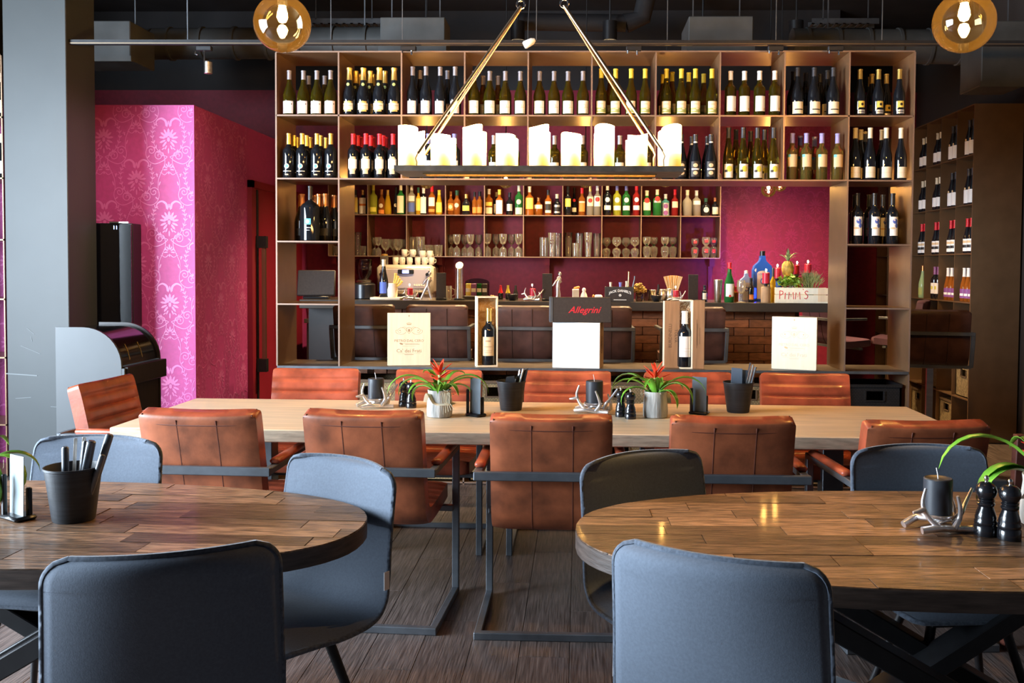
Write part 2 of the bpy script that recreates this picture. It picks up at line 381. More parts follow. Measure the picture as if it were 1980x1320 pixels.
def text_mesh(body, size, shear, bold, align):
    key = (body, round(size, 5), shear, bold, align)
    if key not in _TX:
        cu = bpy.data.curves.new('lettering', 'FONT'); cu.body = body; cu.size = size; cu.align_x = align; cu.align_y = 'CENTER'; cu.shear = shear
        cu.resolution_u = 2; cu.offset = bold
        o = bpy.data.objects.new('lettering_temp', cu); COL.objects.link(o)
        dg = bpy.context.evaluated_depsgraph_get(); me = o.evaluated_get(dg).to_mesh()
        _TX[key] = ([tuple(v.co) for v in me.vertices], [tuple(p.vertices) for p in me.polygons])
        o.evaluated_get(dg).to_mesh_clear(); bpy.data.objects.remove(o); bpy.data.curves.remove(cu)
    return _TX[key]
FACE = Matrix(((1, 0, 0, 0), (0, 0, -1, 0), (0, 1, 0, 0), (0, 0, 0, 1)))     # xy drawing -> upright sheet facing -Y

def ob(name, me, parent=None, loc=(0, 0, 0), rotz=0.0, rot=None):
    o = bpy.data.objects.new(name, me); COL.objects.link(o); o.location = loc
    o.rotation_euler = rot if rot is not None else (0, 0, rotz)
    if parent is not None: o.parent = parent
    return o
def tag(o, label, cat=None, group=None, kind=None):
    o['label'] = label
    if cat: o['category'] = cat
    if group: o['group'] = group
    if kind: o['kind'] = kind
    return o
def thing(name, label, cat, loc=(0, 0, 0), rotz=0.0, group=None):
    o = ob(name, None, None, loc, rotz); o.empty_display_size = 0.05; return tag(o, label, cat, group)
def struct(name, me, label, **k):
    o = ob(name, me, **k); o['kind'] = 'structure'; o['label'] = label; return o
ORD = ['first', 'second', 'third', 'fourth', 'fifth', 'sixth', 'seventh', 'eighth', 'ninth', 'tenth', 'eleventh', 'twelfth']

# ================================================================== THE SETTING
XL, XR, YF, YB, ZC = -5.5, 3.70, -2.5, 9.35, 4.0
YB2, XJ = 10.45, 2.55                       # the wall steps back beyond the bar
g = G(); g.span((XL, YF, -0.10), (XR, YB2, -0.004))
floor = struct('floor', g.mesh('floor', 'floor_wood', 0), 'dark grey-brown wood plank floor')
pk = G(); pk.box((0.1885, 1.2785, 0.012), (0, 0, -0.006), None, 0, 0.0016); pk_me = pk.mesh('plank', 'floor_wood', 0)
for i in range(36):
    off = (i * 0.47) % 1.28
    for j in range(6):
        y = 1.2 + off + j * 1.28
        if 1.6 < y < 7.6: ob('plank', pk_me, floor, (-3.35 + i * 0.19, y, 0))
g = G(); g.span((XL, YF, ZC), (XR, YB2, ZC + 0.1)); struct('ceiling', g.mesh('ceiling', 'black_paint', 0), 'black painted open ceiling')
g = G(); g.span((XL, YB, 0), (XJ, YB2, 3.215)); g.span((XL, YB - 0.002, 3.215), (XJ, YB2, ZC), 1); g.span((XJ, YB2, 0), (XR, YB2 + 0.1, 3.40)); g.span((XJ, YB2 - 0.002, 3.40), (XR, YB2 + 0.1, ZC), 1)
wall_back = struct('wall_back', g.mesh('wall_back', ['burgundy_paper', 'black_paint'], 0), 'burgundy damask papered wall behind the bar, black above')
g = G(); g.span((XR, YF, 0), (XR + 0.1, YB2, ZC)); struct('wall_right', g.mesh('wall_right', 'subfloor', 0), 'dark wall beside the tall rack')
# window walls beside and behind the photographer, glazed openings left free for the daylight
g = G(); g.span((XL - 0.1, YF, 0), (XL, YB, 0.35)); g.span((XL - 0.1, YF, 3.15), (XL, YB, ZC)); g.span((XL - 0.1, 4.0, 0.35), (XL, YB, 3.15)); g.span((XL - 0.1, YF, 0.35), (XL, 0.2, 3.15))
struct('wall_left', g.mesh('wall_left', 'grey_paint', 0), 'wall with a long shop window beside the tables')
g = G(); g.span((XL, YF - 0.1, 0), (XR, YF, ZC))
struct('wall_front', g.mesh('wall_front', 'black_paint', 0), 'dark wall facing the bar')
for n, (p0, p1) in enumerate((((XL - 0.06, 0.2, 0.35), (XL - 0.02, 4.0, 3.15)),)):
    fr = G(); dx, dy = p1[0] - p0[0], p1[1] - p0[1]
    for k in range(5):
        t = k / 4
        if dx > dy: fr.span((p0[0] + dx * t - 0.03, p0[1], p0[2]), (p0[0] + dx * t + 0.03, p1[1], p1[2]))
        else: fr.span((p0[0], p0[1] + dy * t - 0.03, p0[2]), (p1[0], p0[1] + dy * t + 0.03, p1[2]))
    struct('window_%d' % (n + 1), fr.mesh('window', 'black_metal', 0), 'dark framed shop window')

# ---- damask wallpaper print: scrolls and flowers, a hair proud of the paper
def spiral(cx, cy, r, turns, a0, d):
    return [(cx + r * (1 - k / 22) * math.cos(a0 + d * turns * 2 * PI * k / 20), cy + r * (1 - k / 22) * math.sin(a0 + d * turns * 2 * PI * k / 20)) for k in range(20)]
def smooth_pts(P, k=4):
    out = []
    for i in range(len(P) - 1):
        p0 = P[max(i - 1, 0)]; p1 = P[i]; p2 = P[i + 1]; p3 = P[min(i + 2, len(P) - 1)]
        for j in range(k):
            t = j / k
            out.append(tuple(0.5 * (2 * b + (c - a) * t + (2 * a - 5 * b + 4 * c - d) * t * t + (3 * b - a - 3 * c + d) * t ** 3) for a, b, c, d in zip(p0, p1, p2, p3)))
    out.append(tuple(P[-1])); return out
def damask_cell():
    q = G()
    for s in (-1, 1):
        mr = lambda P: [(s * x, y) for x, y in P]
        lf = lambda x, y, a, L_=.020, W_=.0065: q.ell((s * x, y), L_, W_, R(a) if s > 0 else PI - R(a), n=6)
        taper = lambda P, w0, w1: q.strip(mr(P), [w0 + (w1 - w0) * i / (len(P) - 1) for i in range(len(P))])
        for a in (62, 36, 8, -24, -52):                                # bouquet leaves, two tiers
            lf(.047 * math.cos(R(a)), -.005 + .050 * math.sin(R(a)), a, .026, .0085)
        for a in (76, 44, 10): lf(.022 * math.cos(R(a)), .004 + .024 * math.sin(R(a)), a, .017, .007)
        lf(.013, .088, 70, .013, .005); lf(.020, -.068, -65, .018, .006); lf(.040, -.078, -35, .014, .005)
        taper(smooth_pts([(.012, .085), (.022, .120), (.052, .138), (.084, .124), (.092, .096), (.078, .084)], 4), .020, .003)   # plume
        g1 = smooth_pts([(.010, -.135), (.055, -.112), (.098, -.062), (.118, .0), (.116, .055), (.100, .095)], 5); taper(g1, .005, .003)   # garland
        for k in range(3, len(g1) - 1, 3):
            (x0, y0), (x1, y1) = g1[k - 1], g1[k + 1]; an = math.degrees(math.atan2(y1 - y0, x1 - x0))
            for sd in (38, -38): lf(g1[k][0] + .012 * math.cos(R(an + sd)), g1[k][1] + .012 * math.sin(R(an + sd)), an + sd, .013, .0042)
        taper(smooth_pts([(.010, -.135), (.045, -.165), (.105, -.185), (.150, -.160), (.168, -.115), (.160, -.070)], 5), .0065, .004)
        q.strip(mr(spiral(.128, -.090, .034, 1.5, .4, 1)), .0055); taper(smooth_pts([(.160, -.070), (.164, .0), (.190, .060), (.212, .120), (.200, .180), (.160, .205)], 5), .004, .006)
        q.strip(mr(spiral(.168, .168, .036, 1.5, 1.2, 1)), .0055)
        lf(.172, -.03, 70, .018, .005); lf(.152, .03, 110, .016, .005); lf(.206, .09, 50, .018, .005); lf(.150, -.135, 140, .015, .005)
        for a in (60, 28, -8): lf(.026 * math.cos(R(a)), -.222 + .030 * math.sin(R(a)), a, .017, .0055)      # small lily
        taper(smooth_pts([(.008, -.245), (.030, -.262), (.052, -.250), (.054, -.232)], 4), .006, .003)
        for k in range(5): q.ell((s * (.062 + .020 * k), -.262 + .010 * (k - 2) ** 2 * .35), .0035, .0035, 0, n=6)                # bead chain
    q.ell((0, .040), .030, .010, PI / 2, n=6); q.ell((0, -.012), .018, .012, PI / 2, n=6); q.ell((0, .108), .015, .006, PI / 2, n=6); q.ell((0, -.092), .022, .006, PI / 2, n=6)
    q.ell((0, -.188), .022, .007, PI / 2, n=6); q.ell((0, -.248), .011, .006, PI / 2, n=6)
    return q
CELL = damask_cell()
CW, CH = 0.47, 0.59
def damask(name, parent, mat, M, wid, hgt):
    q = G()
    for i in range(int(wid / CW * 2) + 2):
        for j in range(-1, int(hgt / CH) + 2):
            cx = i * CW / 2; cy = j * CH + (CH / 2 if i % 2 else 0)
            for f, mi in zip(CELL.f, CELL.m):
                P = [(CELL.v[k][0] * .98 + cx, CELL.v[k][1] + cy) for k in f]
                if all(0.004 < x < wid - 0.004 and 0.004 < y < hgt - 0.004 for x, y in P):
                    o = len(q.v); q.v += [tuple(M @ Vector((x, y, .00001 * (len(q.f) % 60)))) for x, y in P]; q.f.append(tuple(range(o, o + len(P)))); q.m.append(0)
    o = ob(name, q.mesh(name, mat, 0), parent); o['kind'] = 'stuff'; o['label'] = 'paler scrolls and flowers printed on the wallpaper'
PX, PY0, PZT = -2.755, 6.6, 2.593
g = G(); g.span((XL + 0.01, PY0, 0), (PX, YB - 0.01, PZT))
wall_pink = struct('wall_middle', g.mesh('wall_middle', 'pink_paper', 0), 'free-standing room block papered in pink damask')
damask('wallpaper_print', wall_pink, 'pink_print', Matrix.Translation((-4.35, PY0 - 0.0012, 0)) @ FACE, 4.35 + PX, PZT)
SIDE = Matrix(((0, 0, 1, 0), (1, 0, 0, 0), (0, 1, 0, 0), (0, 0, 0, 1)))
damask('wallpaper_print', wall_pink, 'pink_print', Matrix.Translation((PX + 0.0012, PY0, 0)) @ SIDE, 1.05, PZT)
damask('wallpaper_print', wall_back, 'burgundy_print', Matrix.Translation((1.40, YB - 0.0012, 0.9)) @ FACE, 1.12, 2.25)
# red door in the side of the block
d1 = struct('door_1', G().span((PX, 7.72, 0), (PX + 0.025, 9.1, 2.10)).mesh('door', 'red_paint', 0), 'plain red door with a tall bar handle')
ob('door_frame', G().span((PX, 7.66, 0), (PX + 0.04, 7.72, 2.16)).span((PX, 7.66, 2.10), (PX + 0.04, 9.1, 2.16)).mesh('door_frame', 'red_paint', 0), d1)
h = ob('door_handle', G().span((PX + 0.07, 7.80, 0.62), (PX + 0.10, 7.83, 1.66)).mesh('door_handle', 'rod_bronze', 0), d1)
ob('bracket', G().span((PX + 0.02, 7.785, 0.55), (PX + 0.11, 7.845, 0.66)).span((PX + 0.02, 7.785, 1.60), (PX + 0.11, 7.845, 1.70)).span((PX + 0.02, 7.80, 0.0), (PX + 0.035, 7.83, 2.09)).mesh('bracket', 'black_metal', 0), h)

# ---- pillar
g = G(); g.span((-3.763, 6.0, 0), (-3.344, 6.36, ZC), 0, 0.004)
pil = struct('pillar', g.mesh('pillar', 'grey_paint', 30), 'square grey painted pillar with scuff marks')
g = G()
for (x0, y0, x1, y1) in ((12, 722, 72, 726), (52, 634, 66, 646), (40, 668, 78, 684), (98, 786, 126, 788), (30, 770, 60, 768), (60, 650, 62, 660)):
    a = onY(x0, y0, 5.9985); b = onY(x1, y1, 5.9985)
    g.bar(a, b, 0.0008, 0.007 if x0 == 12 else 0.003)
ob('scratch', g.mesh('scratch', 'scratch', 0), pil)

# ---- things hung under the ceiling
def hung(name, label, cat, me, group=None): return tag(ob(name, me), label, cat, group)
def ribs(P0, P1, r, step):
    q = G(); q.tube([P0, P1], r, 20)
    d = (Vector(P1) - Vector(P0)); L = d.length; d.normalize()
    for k in range(int(L / step)):
        c = Vector(P0) + d * (k + .5) * step; q.tube([c - d * 0.012, c + d * 0.012], r + 0.012, 20)
    return q
A = onY(300, 85, 7.9); B = onY(790, 82, 7.9)
t = thing('air_duct', 'round grey spiral duct under the ceiling, above the pink block', 'duct', A)
q = ribs((0, 0, 0), tuple(B - A), 0.13, 0.28); ob('pipe', q.mesh('pipe', 'duct_grey', 40), t)
for x in (.28, 1.8): ob('hanger', G().span((x - .005, -.005, .1), (x + .005, .005, ZC - A.z)).mesh('hanger', 'steel_dark', 0), t)
e = G(); e.tube([(0, 0, 0), (-0.14, 0.02, -0.01), (-0.22, 0.14, -0.02)], 0.13, 16); ob('elbow', e.mesh('elbow', 'duct_grey', 40), t)
A = onY(1530, 88, 7.9); B = onY(1960, 92, 7.9)
t = thing('air_duct', 'round grey spiral duct under the ceiling beside the globe lamp over the tall rack', 'duct', A)
ob('pipe', ribs((0, 0, 0), tuple(B - A), 0.14, 0.25).mesh('pipe', 'duct_grey', 40), t)
for x in (.3, 1.5): ob('hanger', G().span((x - .005, -.005, .1), (x + .005, .005, ZC - A.z)).mesh('hanger', 'steel_dark', 0), t)
A = onY(1000, 42, 8.3); B = onY(1210, 45, 8.3)
t = thing('drain_pipe', 'dark drain pipe with an elbow above the middle of the rack', 'pipe', A)
q = G(); q.tube([(0, 0, 0), tuple(B - A)], 0.075, 14); q.tube([tuple(B - A), tuple(B - A + Vector((0.14, 0, 0.05))), tuple(B - A + Vector((0.22, 0, 0.4)))], 0.085, 14)
ob('pipe', q.mesh('pipe', 'black_paint', 40), t)
def vent_box(x0, y0, x1, y1, Y, dep, label):
    a = onY(x0, y0, Y); b = onY(x1, y1, Y)
    t = thing('vent_box', label, 'duct', (a.x, Y, b.z))
    ob('casing', G().span((0, 0, 0), (b.x - a.x, dep, a.z - b.z), 0, 0.006).mesh('casing', 'duct_grey', 30), t)
    ob('flange', G().span((-0.012, -0.015, -0.012), (b.x - a.x + 0.012, 0.0, 0.03)).mesh('flange', 'duct_grey', 0), t)
    for x in (0.06, b.x - a.x - 0.06): ob('hanger', G().span((x - 0.004, dep / 2, a.z - b.z), (x + 0.004, dep / 2 + 0.008, ZC - b.z)).mesh('hanger', 'steel_dark', 0), t)
vent_box(130, 40, 252, 116, 7.2, 0.42, 'boxy grey air vent under the ceiling beside the pillar')
vent_box(735, 33, 860, 96, 7.15, 0.3, 'boxy grey air vent above the third rack compartment')
vent_box(1332, 31, 1456, 96, 7.0, 0.5, 'boxy grey air vent above the seventh rack compartment')
vent_box(1900, 40, 1985, 165, 7.2, 0.4, 'boxy grey air vent under the ceiling at the picture edge')
def cable_tray(x0, x1, y, Y, label):
    a = onY(x0, y, Y); b = onY(x1, y, Y)
    t = thing('cable_tray', label, 'cable tray', a); Lx = b.x - a.x
    for yy in (0, 0.14): ob('side_rail', G().span((0, yy, 0), (Lx, yy + 0.01, 0.05)).mesh('side_rail', 'steel_dark', 0), t)
    q = G()
    for k in range(int(Lx / 0.07)): q.span((k * 0.07, 0, 0), (k * 0.07 + 0.025, 0.15, 0.008))
    ob('rung', q.mesh('rung', 'duct_grey', 0), t)['kind'] = 'stuff'
    for x in (.1, Lx - .1): ob('hanger', G().span((x - .004, 0, .04), (x + .004, .01, ZC - a.z)).mesh('hanger', 'steel_dark', 0), t)
cable_tray(590, 740, 46, 8.6, 'slotted cable tray above the sparkling wine compartment')
cable_tray(1570, 1700, 46, 8.6, 'slotted cable tray above the ninth rack compartment')
# track rail over the rack with its fittings and spots
RY = 6.05
A = onY(130, 82, RY); B = onY(1985, 84, RY)
t = thing('track_rail', 'long black lighting track hung above the wine rack', 'track light', A)
ob('rail', G().bar((0, 0, 0), tuple(B - A), 0.035, 0.03).mesh('rail', 'black_metal', 0), t)
ob('conductor', G().bar((0, -0.019, -0.008), tuple(B - A + Vector((0, -0.019, -0.008))), 0.004, 0.006).mesh('conductor', 'rod_bronze', 0), t)
for px in (363, 640, 778, 1037, 1290, 1500, 1705): 
    p = onY(px, 83, RY) - A; ob('hanger', G().span((p.x - 0.0025, -0.0025, p.z), (p.x + 0.0025, 0.0025, ZC - A.z)).mesh('hanger', 'steel_dark', 0), t)
def spot(px, label, lit=False, full=True):
    p = onY(px, 84, RY); t = thing('track_spot', label, 'spotlight', p - Vector((0, 0, 0.018)), 0, 'spot fittings on the lighting track')
    ob('adapter', G().box((0.10, 0.035, 0.03), (0, 0, -0.015), None, 0, 0.004).mesh('adapter', 'black_metal', 30), t)
    if full:
        ob('stem', G().tube([(0.0, 0, -0.03), (0.0, 0, -0.10)], 0.006, 8).tube([(-0.06, 0, -0.03), (-0.06, 0, -0.05), (-0.045, 0, -0.055)], 0.005, 6).mesh('stem', 'chrome', 40), t)
        ob('lamp_head', G().lathe([(0.022, 0), (0.026, 0.002), (0.026, 0.075), (0.020, 0.082)], 16, 0, Matrix.Translation((0.025, 0, -0.178))).mesh('lamp_head', 'brushed_steel', 40), t)
    else:
        ob('stem', G().tube([(0.02, 0, -0.03), (0.02, 0, -0.055)], 0.006, 8).tube([(-0.04, 0, -0.03), (-0.04, 0, -0.045)], 0.005, 6).mesh('stem', 'chrome', 40), t)
spot(395, 'silver spotlight hanging from the track beside the globe lamp and pink block')
t = thing('added_wall_light', 'added silver spotlight out of view, brightening the pink block', 'spotlight', (-2.3, 4.5, 3.45))  # lamp added above the view to brighten the pink block
ob('stem', G().tube([(0, 0, 0), (0, 0, ZC - 3.45)], .008, 8).mesh('stem', 'black_metal', 40), t)
aim = Vector((-2.95, 6.6, 1.55)) - Vector((-2.3, 4.5, 3.45)); rq = aim.to_track_quat('-Z', 'Y')
h_ = ob('lamp_head', G().lathe([(.045, -.06), (.047, -.06), (.047, .06), (.02, .07), (.001, .07)], 18, 0, None, False).mesh('lamp_head', 'brushed_steel', 40), t); h_.rotation_euler = rq.to_euler()
l = bpy.data.lights.new('spot_beam', 'SPOT'); l.energy = 85; l.color = (1.0, .80, .66); l.spot_size = R(46); l.spot_blend = .8; l.shadow_soft_size = .04
o = bpy.data.objects.new('spot_beam', l); COL.objects.link(o); o.parent = t; o.rotation_euler = rq.to_euler(); o.location = aim.normalized() * .07
for px, k in ((790, 'third'), (1226, 'sixth'), (1500, 'eighth'), (1616, 'ninth')):
    spot(px, 'small track adapter just above the %s rack compartment' % k, full=False)
p = onY(1021, 84, 5.9)
t = thing('track_spot', 'pale tilted lamp shade hanging above the centre of the rack', 'spotlight', p, 0)
ob('shade', G().lathe([(0.010, 0.05), (0.022, 0.03), (0.026, -0.02), (0.020, -0.03)], 14, 0, Matrix.Rotation(R(62), 4, 'Y')).mesh('shade', 'cap_white', 40), t)
ob('cord', G().tube([(0, 0, 0.02), (0.0, 0, 0.12), (0.01, 0, 0.30), (0, 0, ZC - p.z)], 0.003, 6).mesh('cord', 'black_metal', 40), t)

# ---- left: roll-top host desk, dark glass wine fridge
t = thing('host_cabinet', 'grey-sided cabinet with a rounded black roll-top, in front of the pillar', 'cabinet', (-3.094, 5.40, 0))
def qpoly(wd, ht, r):
    return [(0, 0), (wd, 0), (wd, ht - r)] + [(wd - r + r * math.cos(R(a)), ht - r + r * math.sin(R(a))) for a in range(9, 91, 9)] + [(0, ht)]
P1 = qpoly(0.394, 1.083, 0.23)
YP = Matrix(((1, 0, 0, 0), (0, 0, 1, 0), (0, 1, 0, 0), (0, 0, 0, 1)))
q = G(); q.prism(P1[::-1], 0.0, 0.018, 0, YP); tag(ob('side_panel', q.mesh('side_panel', 'panel_grey', 30), t), 'pale grey steel side panel')
q = G(); q.prism(P1[::-1], 0.50, 0.518, 0, YP); ob('side_panel', q.mesh('side_panel', 'cabinet_black', 30), t)
q = G()
arc = [(0.02, 1.070)] + [(0.164 + 0.215 * math.cos(R(a)), 0.853 + 0.215 * math.sin(R(a))) for a in range(90, -1, -9)]
vs = [(x, y, z) for x, z in arc for y in (0.018, 0.50)]; q.add(vs, [(2 * i, 2 * i + 2, 2 * i + 3, 2 * i + 1) for i in range(len(arc) - 1)])
ob('roll_top', q.mesh('roll_top', 'cabinet_inside', 40), t)
ob('painted_gleam', G().tube([(0.378, 0.14, 0.88), (0.366, 0.14, 0.93), (0.345, 0.14, 0.975)], 0.003, 6).tube([(0.378, 0.30, 0.88), (0.366, 0.30, 0.93), (0.345, 0.30, 0.975)], 0.003, 6).mesh('painted_gleam', 'gold_wire', 40), t)  # gold tubes shaped as the two highlights on the dark roll-top
ob('drawer', G().span((0.02, 0.02, 0.735), (0.425, 0.535, 0.848), 0, 0.003).mesh('drawer', 'cabinet_black', 30), t)
ob('body', G().span((0.02, 0.02, 0.0), (0.385, 0.50, 0.73)).mesh('body', 'cabinet_black', 0), t)
ob('post', G().span((0.396, 0.0, 0.0), (0.412, 0.018, 0.84)).mesh('post', 'panel_grey', 0), t)
t = thing('wine_fridge', 'tall black glass-door fridge with blue digits, beside the pillar', 'fridge', (-3.62, 6.37, 0), R(4))
ob('body', G().span((0, 0.02, 0), (0.50, 0.17, 1.742), 0, 0.004).mesh('body', 'black_plastic', 30), t)
ob('glass_door', G().span((0.004, 0, 0.03), (0.496, 0.018, 1.735)).mesh('glass_door', 'fridge_glass', 0), t)
q = G(); q.text('11', 0.035, 0, Matrix.Translation((0.39, -0.001, 1.71)) @ FACE); ob('digits', q.mesh('digits', 'digits_blue', 0), t)
ob('hinge', G().span((0.35, -0.004, 1.742), (0.48, 0.04, 1.752)).mesh('hinge', 'brushed_steel', 0), t)

# ================================================================== WINE RACK (room divider)
UX0, UP, UY, UD = -2.02, 0.4187, 6.16, 0.42
UZ = [2.874 - 0.418 * k for k in range(6)] + [0.40, 0.016]
rack = thing('wine_rack', 'tall brown steel grid rack with rows of bottles and an open serving hatch', 'shelf', (UX0, UY, 0))
def plate(x0, x1, z0, z1, name, mat='steel_brown', dep=UD, parent=None):
    q = G(); q.span((x0, 0, z0), (x1, dep, z1)); q.m[2] = 1
    return ob(name, q.mesh(name, [mat, 'steel_edge'], 0), parent or rack)
TH = 0.010
W10 = UP * 10
for k, z in enumerate(UZ):
    if k in (3, 4):
        for c in (0, 9): plate(c * UP + TH / 2, (c + 1) * UP - TH / 2, z - TH, z, 'shelf_board')
    elif k == 5:
        q = G(); q.span((0, 0, z - 0.018), (W10, UD, z)); q.m[2] = 1; ob('ledge', q.mesh('ledge', ['steel_ledge', 'steel_dark'], 0), rack)
    elif k == 2:
        for c0, c1 in ((0, 1), (1, 9), (9, 10)): plate(c0 * UP + TH / 2, c1 * UP - TH / 2, z - TH, z, 'shelf_board')
    else: plate(0, W10, z - TH, z, 'shelf_board')
for c in range(11):
    x = c * UP
    if c in (0, 1, 9, 10):
        plate(x - TH / 2, x + TH / 2, UZ[5], UZ[0] - TH, 'divider')
    else:
        plate(x - TH / 2, x + TH / 2, UZ[2], UZ[1] - TH, 'divider'); plate(x - TH / 2, x + TH / 2, UZ[1], UZ[0] - TH, 'divider')
    plate(x - TH / 2, x + TH / 2, 0.0, UZ[5] - 0.018, 'divider')
# baskets in the lower compartments
def basket(c, row, mat, label, grp):
    z = UZ[6] if row == 0 else UZ[7]; x = UX0 + (c + 0.5) * UP
    t = thing('storage_basket', label, 'basket', (x, UY + 0.03, z), 0, grp)
    w2, d, hh = 0.175, 0.33, 0.285
    q = G(); q.span((-w2, 0, 0), (w2, d, 0.01)); q.span((-w2, 0, 0), (-w2 + 0.012, d, hh)); q.span((w2 - 0.012, 0, 0), (w2, d, hh)); q.span((-w2, d - 0.012, 0), (w2, d, hh))
    q.span((-w2, 0, 0), (w2, 0.012, hh - 0.10)); q.span((-w2, 0, hh - 0.10), (-0.06, 0.012, hh)); q.span((0.06, 0, hh - 0.10), (w2, 0.012, hh)); q.span((-0.06, 0, hh - 0.035), (0.06, 0.012, hh))
    ob('body', q.mesh('basket_body', mat, 0), t)
    r_ = G()
    for a, b in (((-w2, 0), (w2, 0)), ((-w2, d), (w2, d)), ((-w2, 0), (-w2, d)), ((w2, 0), (w2, d))): r_.bar((*a, hh), (*b, hh), 0.018, 0.018)
    ob('rim', r_.mesh('basket_rim', 'basket_rim' if mat == 'seagrass' else mat, 0), t)
    k = G()
    for a, b in (((-0.062, 0.0, hh - 0.10), (0.062, 0.0, hh - 0.10)), ((-0.062, 0, hh - 0.10), (-0.062, 0, hh - 0.035)), ((0.062, 0, hh - 0.10), (0.062, 0, hh - 0.035))): k.bar(a, b, 0.012, 0.010)
    ob('handle', k.mesh('basket_handle', 'basket_rim' if mat == 'seagrass' else mat, 0), t)
    return t
for c in range(9):
    basket(c, 0, 'seagrass', 'woven seagrass basket in the %s compartment directly below the rack ledge' % ORD[c], 'seagrass baskets below the ledge')
    if c in (1, 2, 3, 4, 5, 6, 7, 8): basket(c, 1, 'seagrass', 'woven seagrass basket on the floor-level shelf, %s rack compartment' % ORD[c], 'seagrass baskets at floor level')
basket(9, 0, 'wicker_black', 'black wicker basket below the ledge at the rack end', None)
basket(9, 1, 'wicker_black', 'black wicker basket at floor level at the rack end', None)

# ================================================================== BOTTLES
def prof(shape, h, r):
    n = min(0.0148, r * 0.42)
    if shape == 'burg': P = [(r * .88, 0), (r, .006), (r, .43 * h), (r * .94, .50 * h), (r * .76, .58 * h), (r * .55, .655 * h), (n * 1.15, .74 * h), (n, .80 * h), (n * .95, .965 * h)]
    elif shape == 'bord': P = [(r * .88, 0), (r, .006), (r, .60 * h), (r * .95, .635 * h), (r * .76, .675 * h), (r * .5, .71 * h), (n * 1.05, .75 * h), (n * .97, .965 * h)]
    elif shape == 'tall': P = [(r * .88, 0), (r, .006), (r, .40 * h), (r * .92, .48 * h), (r * .66, .62 * h), (n * 1.1, .76 * h), (n, .82 * h), (n * .95, .965 * h)]
    elif shape == 'cham': P = [(r * .85, 0), (r, .008), (r, .42 * h), (r * .94, .49 * h), (r * .72, .59 * h), (r * .5, .68 * h), (n * 1.3, .76 * h), (n * 1.1, .93 * h), (n * 1.2, .95 * h)]
    elif shape == 'spir': P = [(r * .92, 0), (r, .004), (r, .58 * h), (r * .9, .63 * h), (r * .55, .68 * h), (n, .72 * h), (n, .95 * h)]
    elif shape == 'squat': P = [(r * .92, 0), (r, .005), (r, .50 * h), (r * .9, .60 * h), (r * .5, .68 * h), (n * 1.1, .73 * h), (n * 1.1, .93 * h)]
    elif shape == 'cone': P = [(r * .8, 0), (r, .012), (r * .98, .25 * h), (r * .75, .55 * h), (r * .45, .78 * h), (n, .85 * h), (n, .95 * h)]
    else: P = [(r * .9, 0), (r, .004), (r, .64 * h), (r * .96, .68 * h), (r * .45, .73 * h), (n, .76 * h), (n, .95 * h)]
    nn = P[-1][0]
    return P + [(nn * 1.12, .97 * h), (nn * 1.12, h)]
_MC = {}
def cached(key, fn):
    if key not in _MC: _MC[key] = fn()
    return _MC[key]
def wrap(r, z, u0=0.0):
    return lambda v: ((r) * math.sin((v[0] + u0) / r), -(r) * math.cos((v[0] + u0) / r), z + v[1])
def patch(q, r, z0, z1, hw, mi, u0=0.0, n=8):                        # a piece of paper wrapped round the bottle
    vs = []
    for k in range(n + 1):
        a = (u0 - hw + 2 * hw * k / n) / r
        vs += [(r * math.sin(a), -r * math.cos(a), z0), (r * math.sin(a), -r * math.cos(a), z1)]
    q.add(vs, [(2 * k, 2 * k + 2, 2 * k + 3, 2 * k + 1) for k in range(n)], mi)
def disc(q, r, z, rad, mi, u0=0.0, sz=1.0, n=14):
    m = n // 2; vs = []
    for k in range(m + 1):
        u = -math.cos(PI * k / m) * rad; hz = math.sin(PI * k / m) * rad * sz; a = (u0 + u) / r
        vs += [(r * math.sin(a), -r * math.cos(a), z - hz), (r * math.sin(a), -r * math.cos(a), z + hz)]
    q.add(vs, [(2 * k, 2 * k + 2, 2 * k + 3, 2 * k + 1) for k in range(m)], mi)
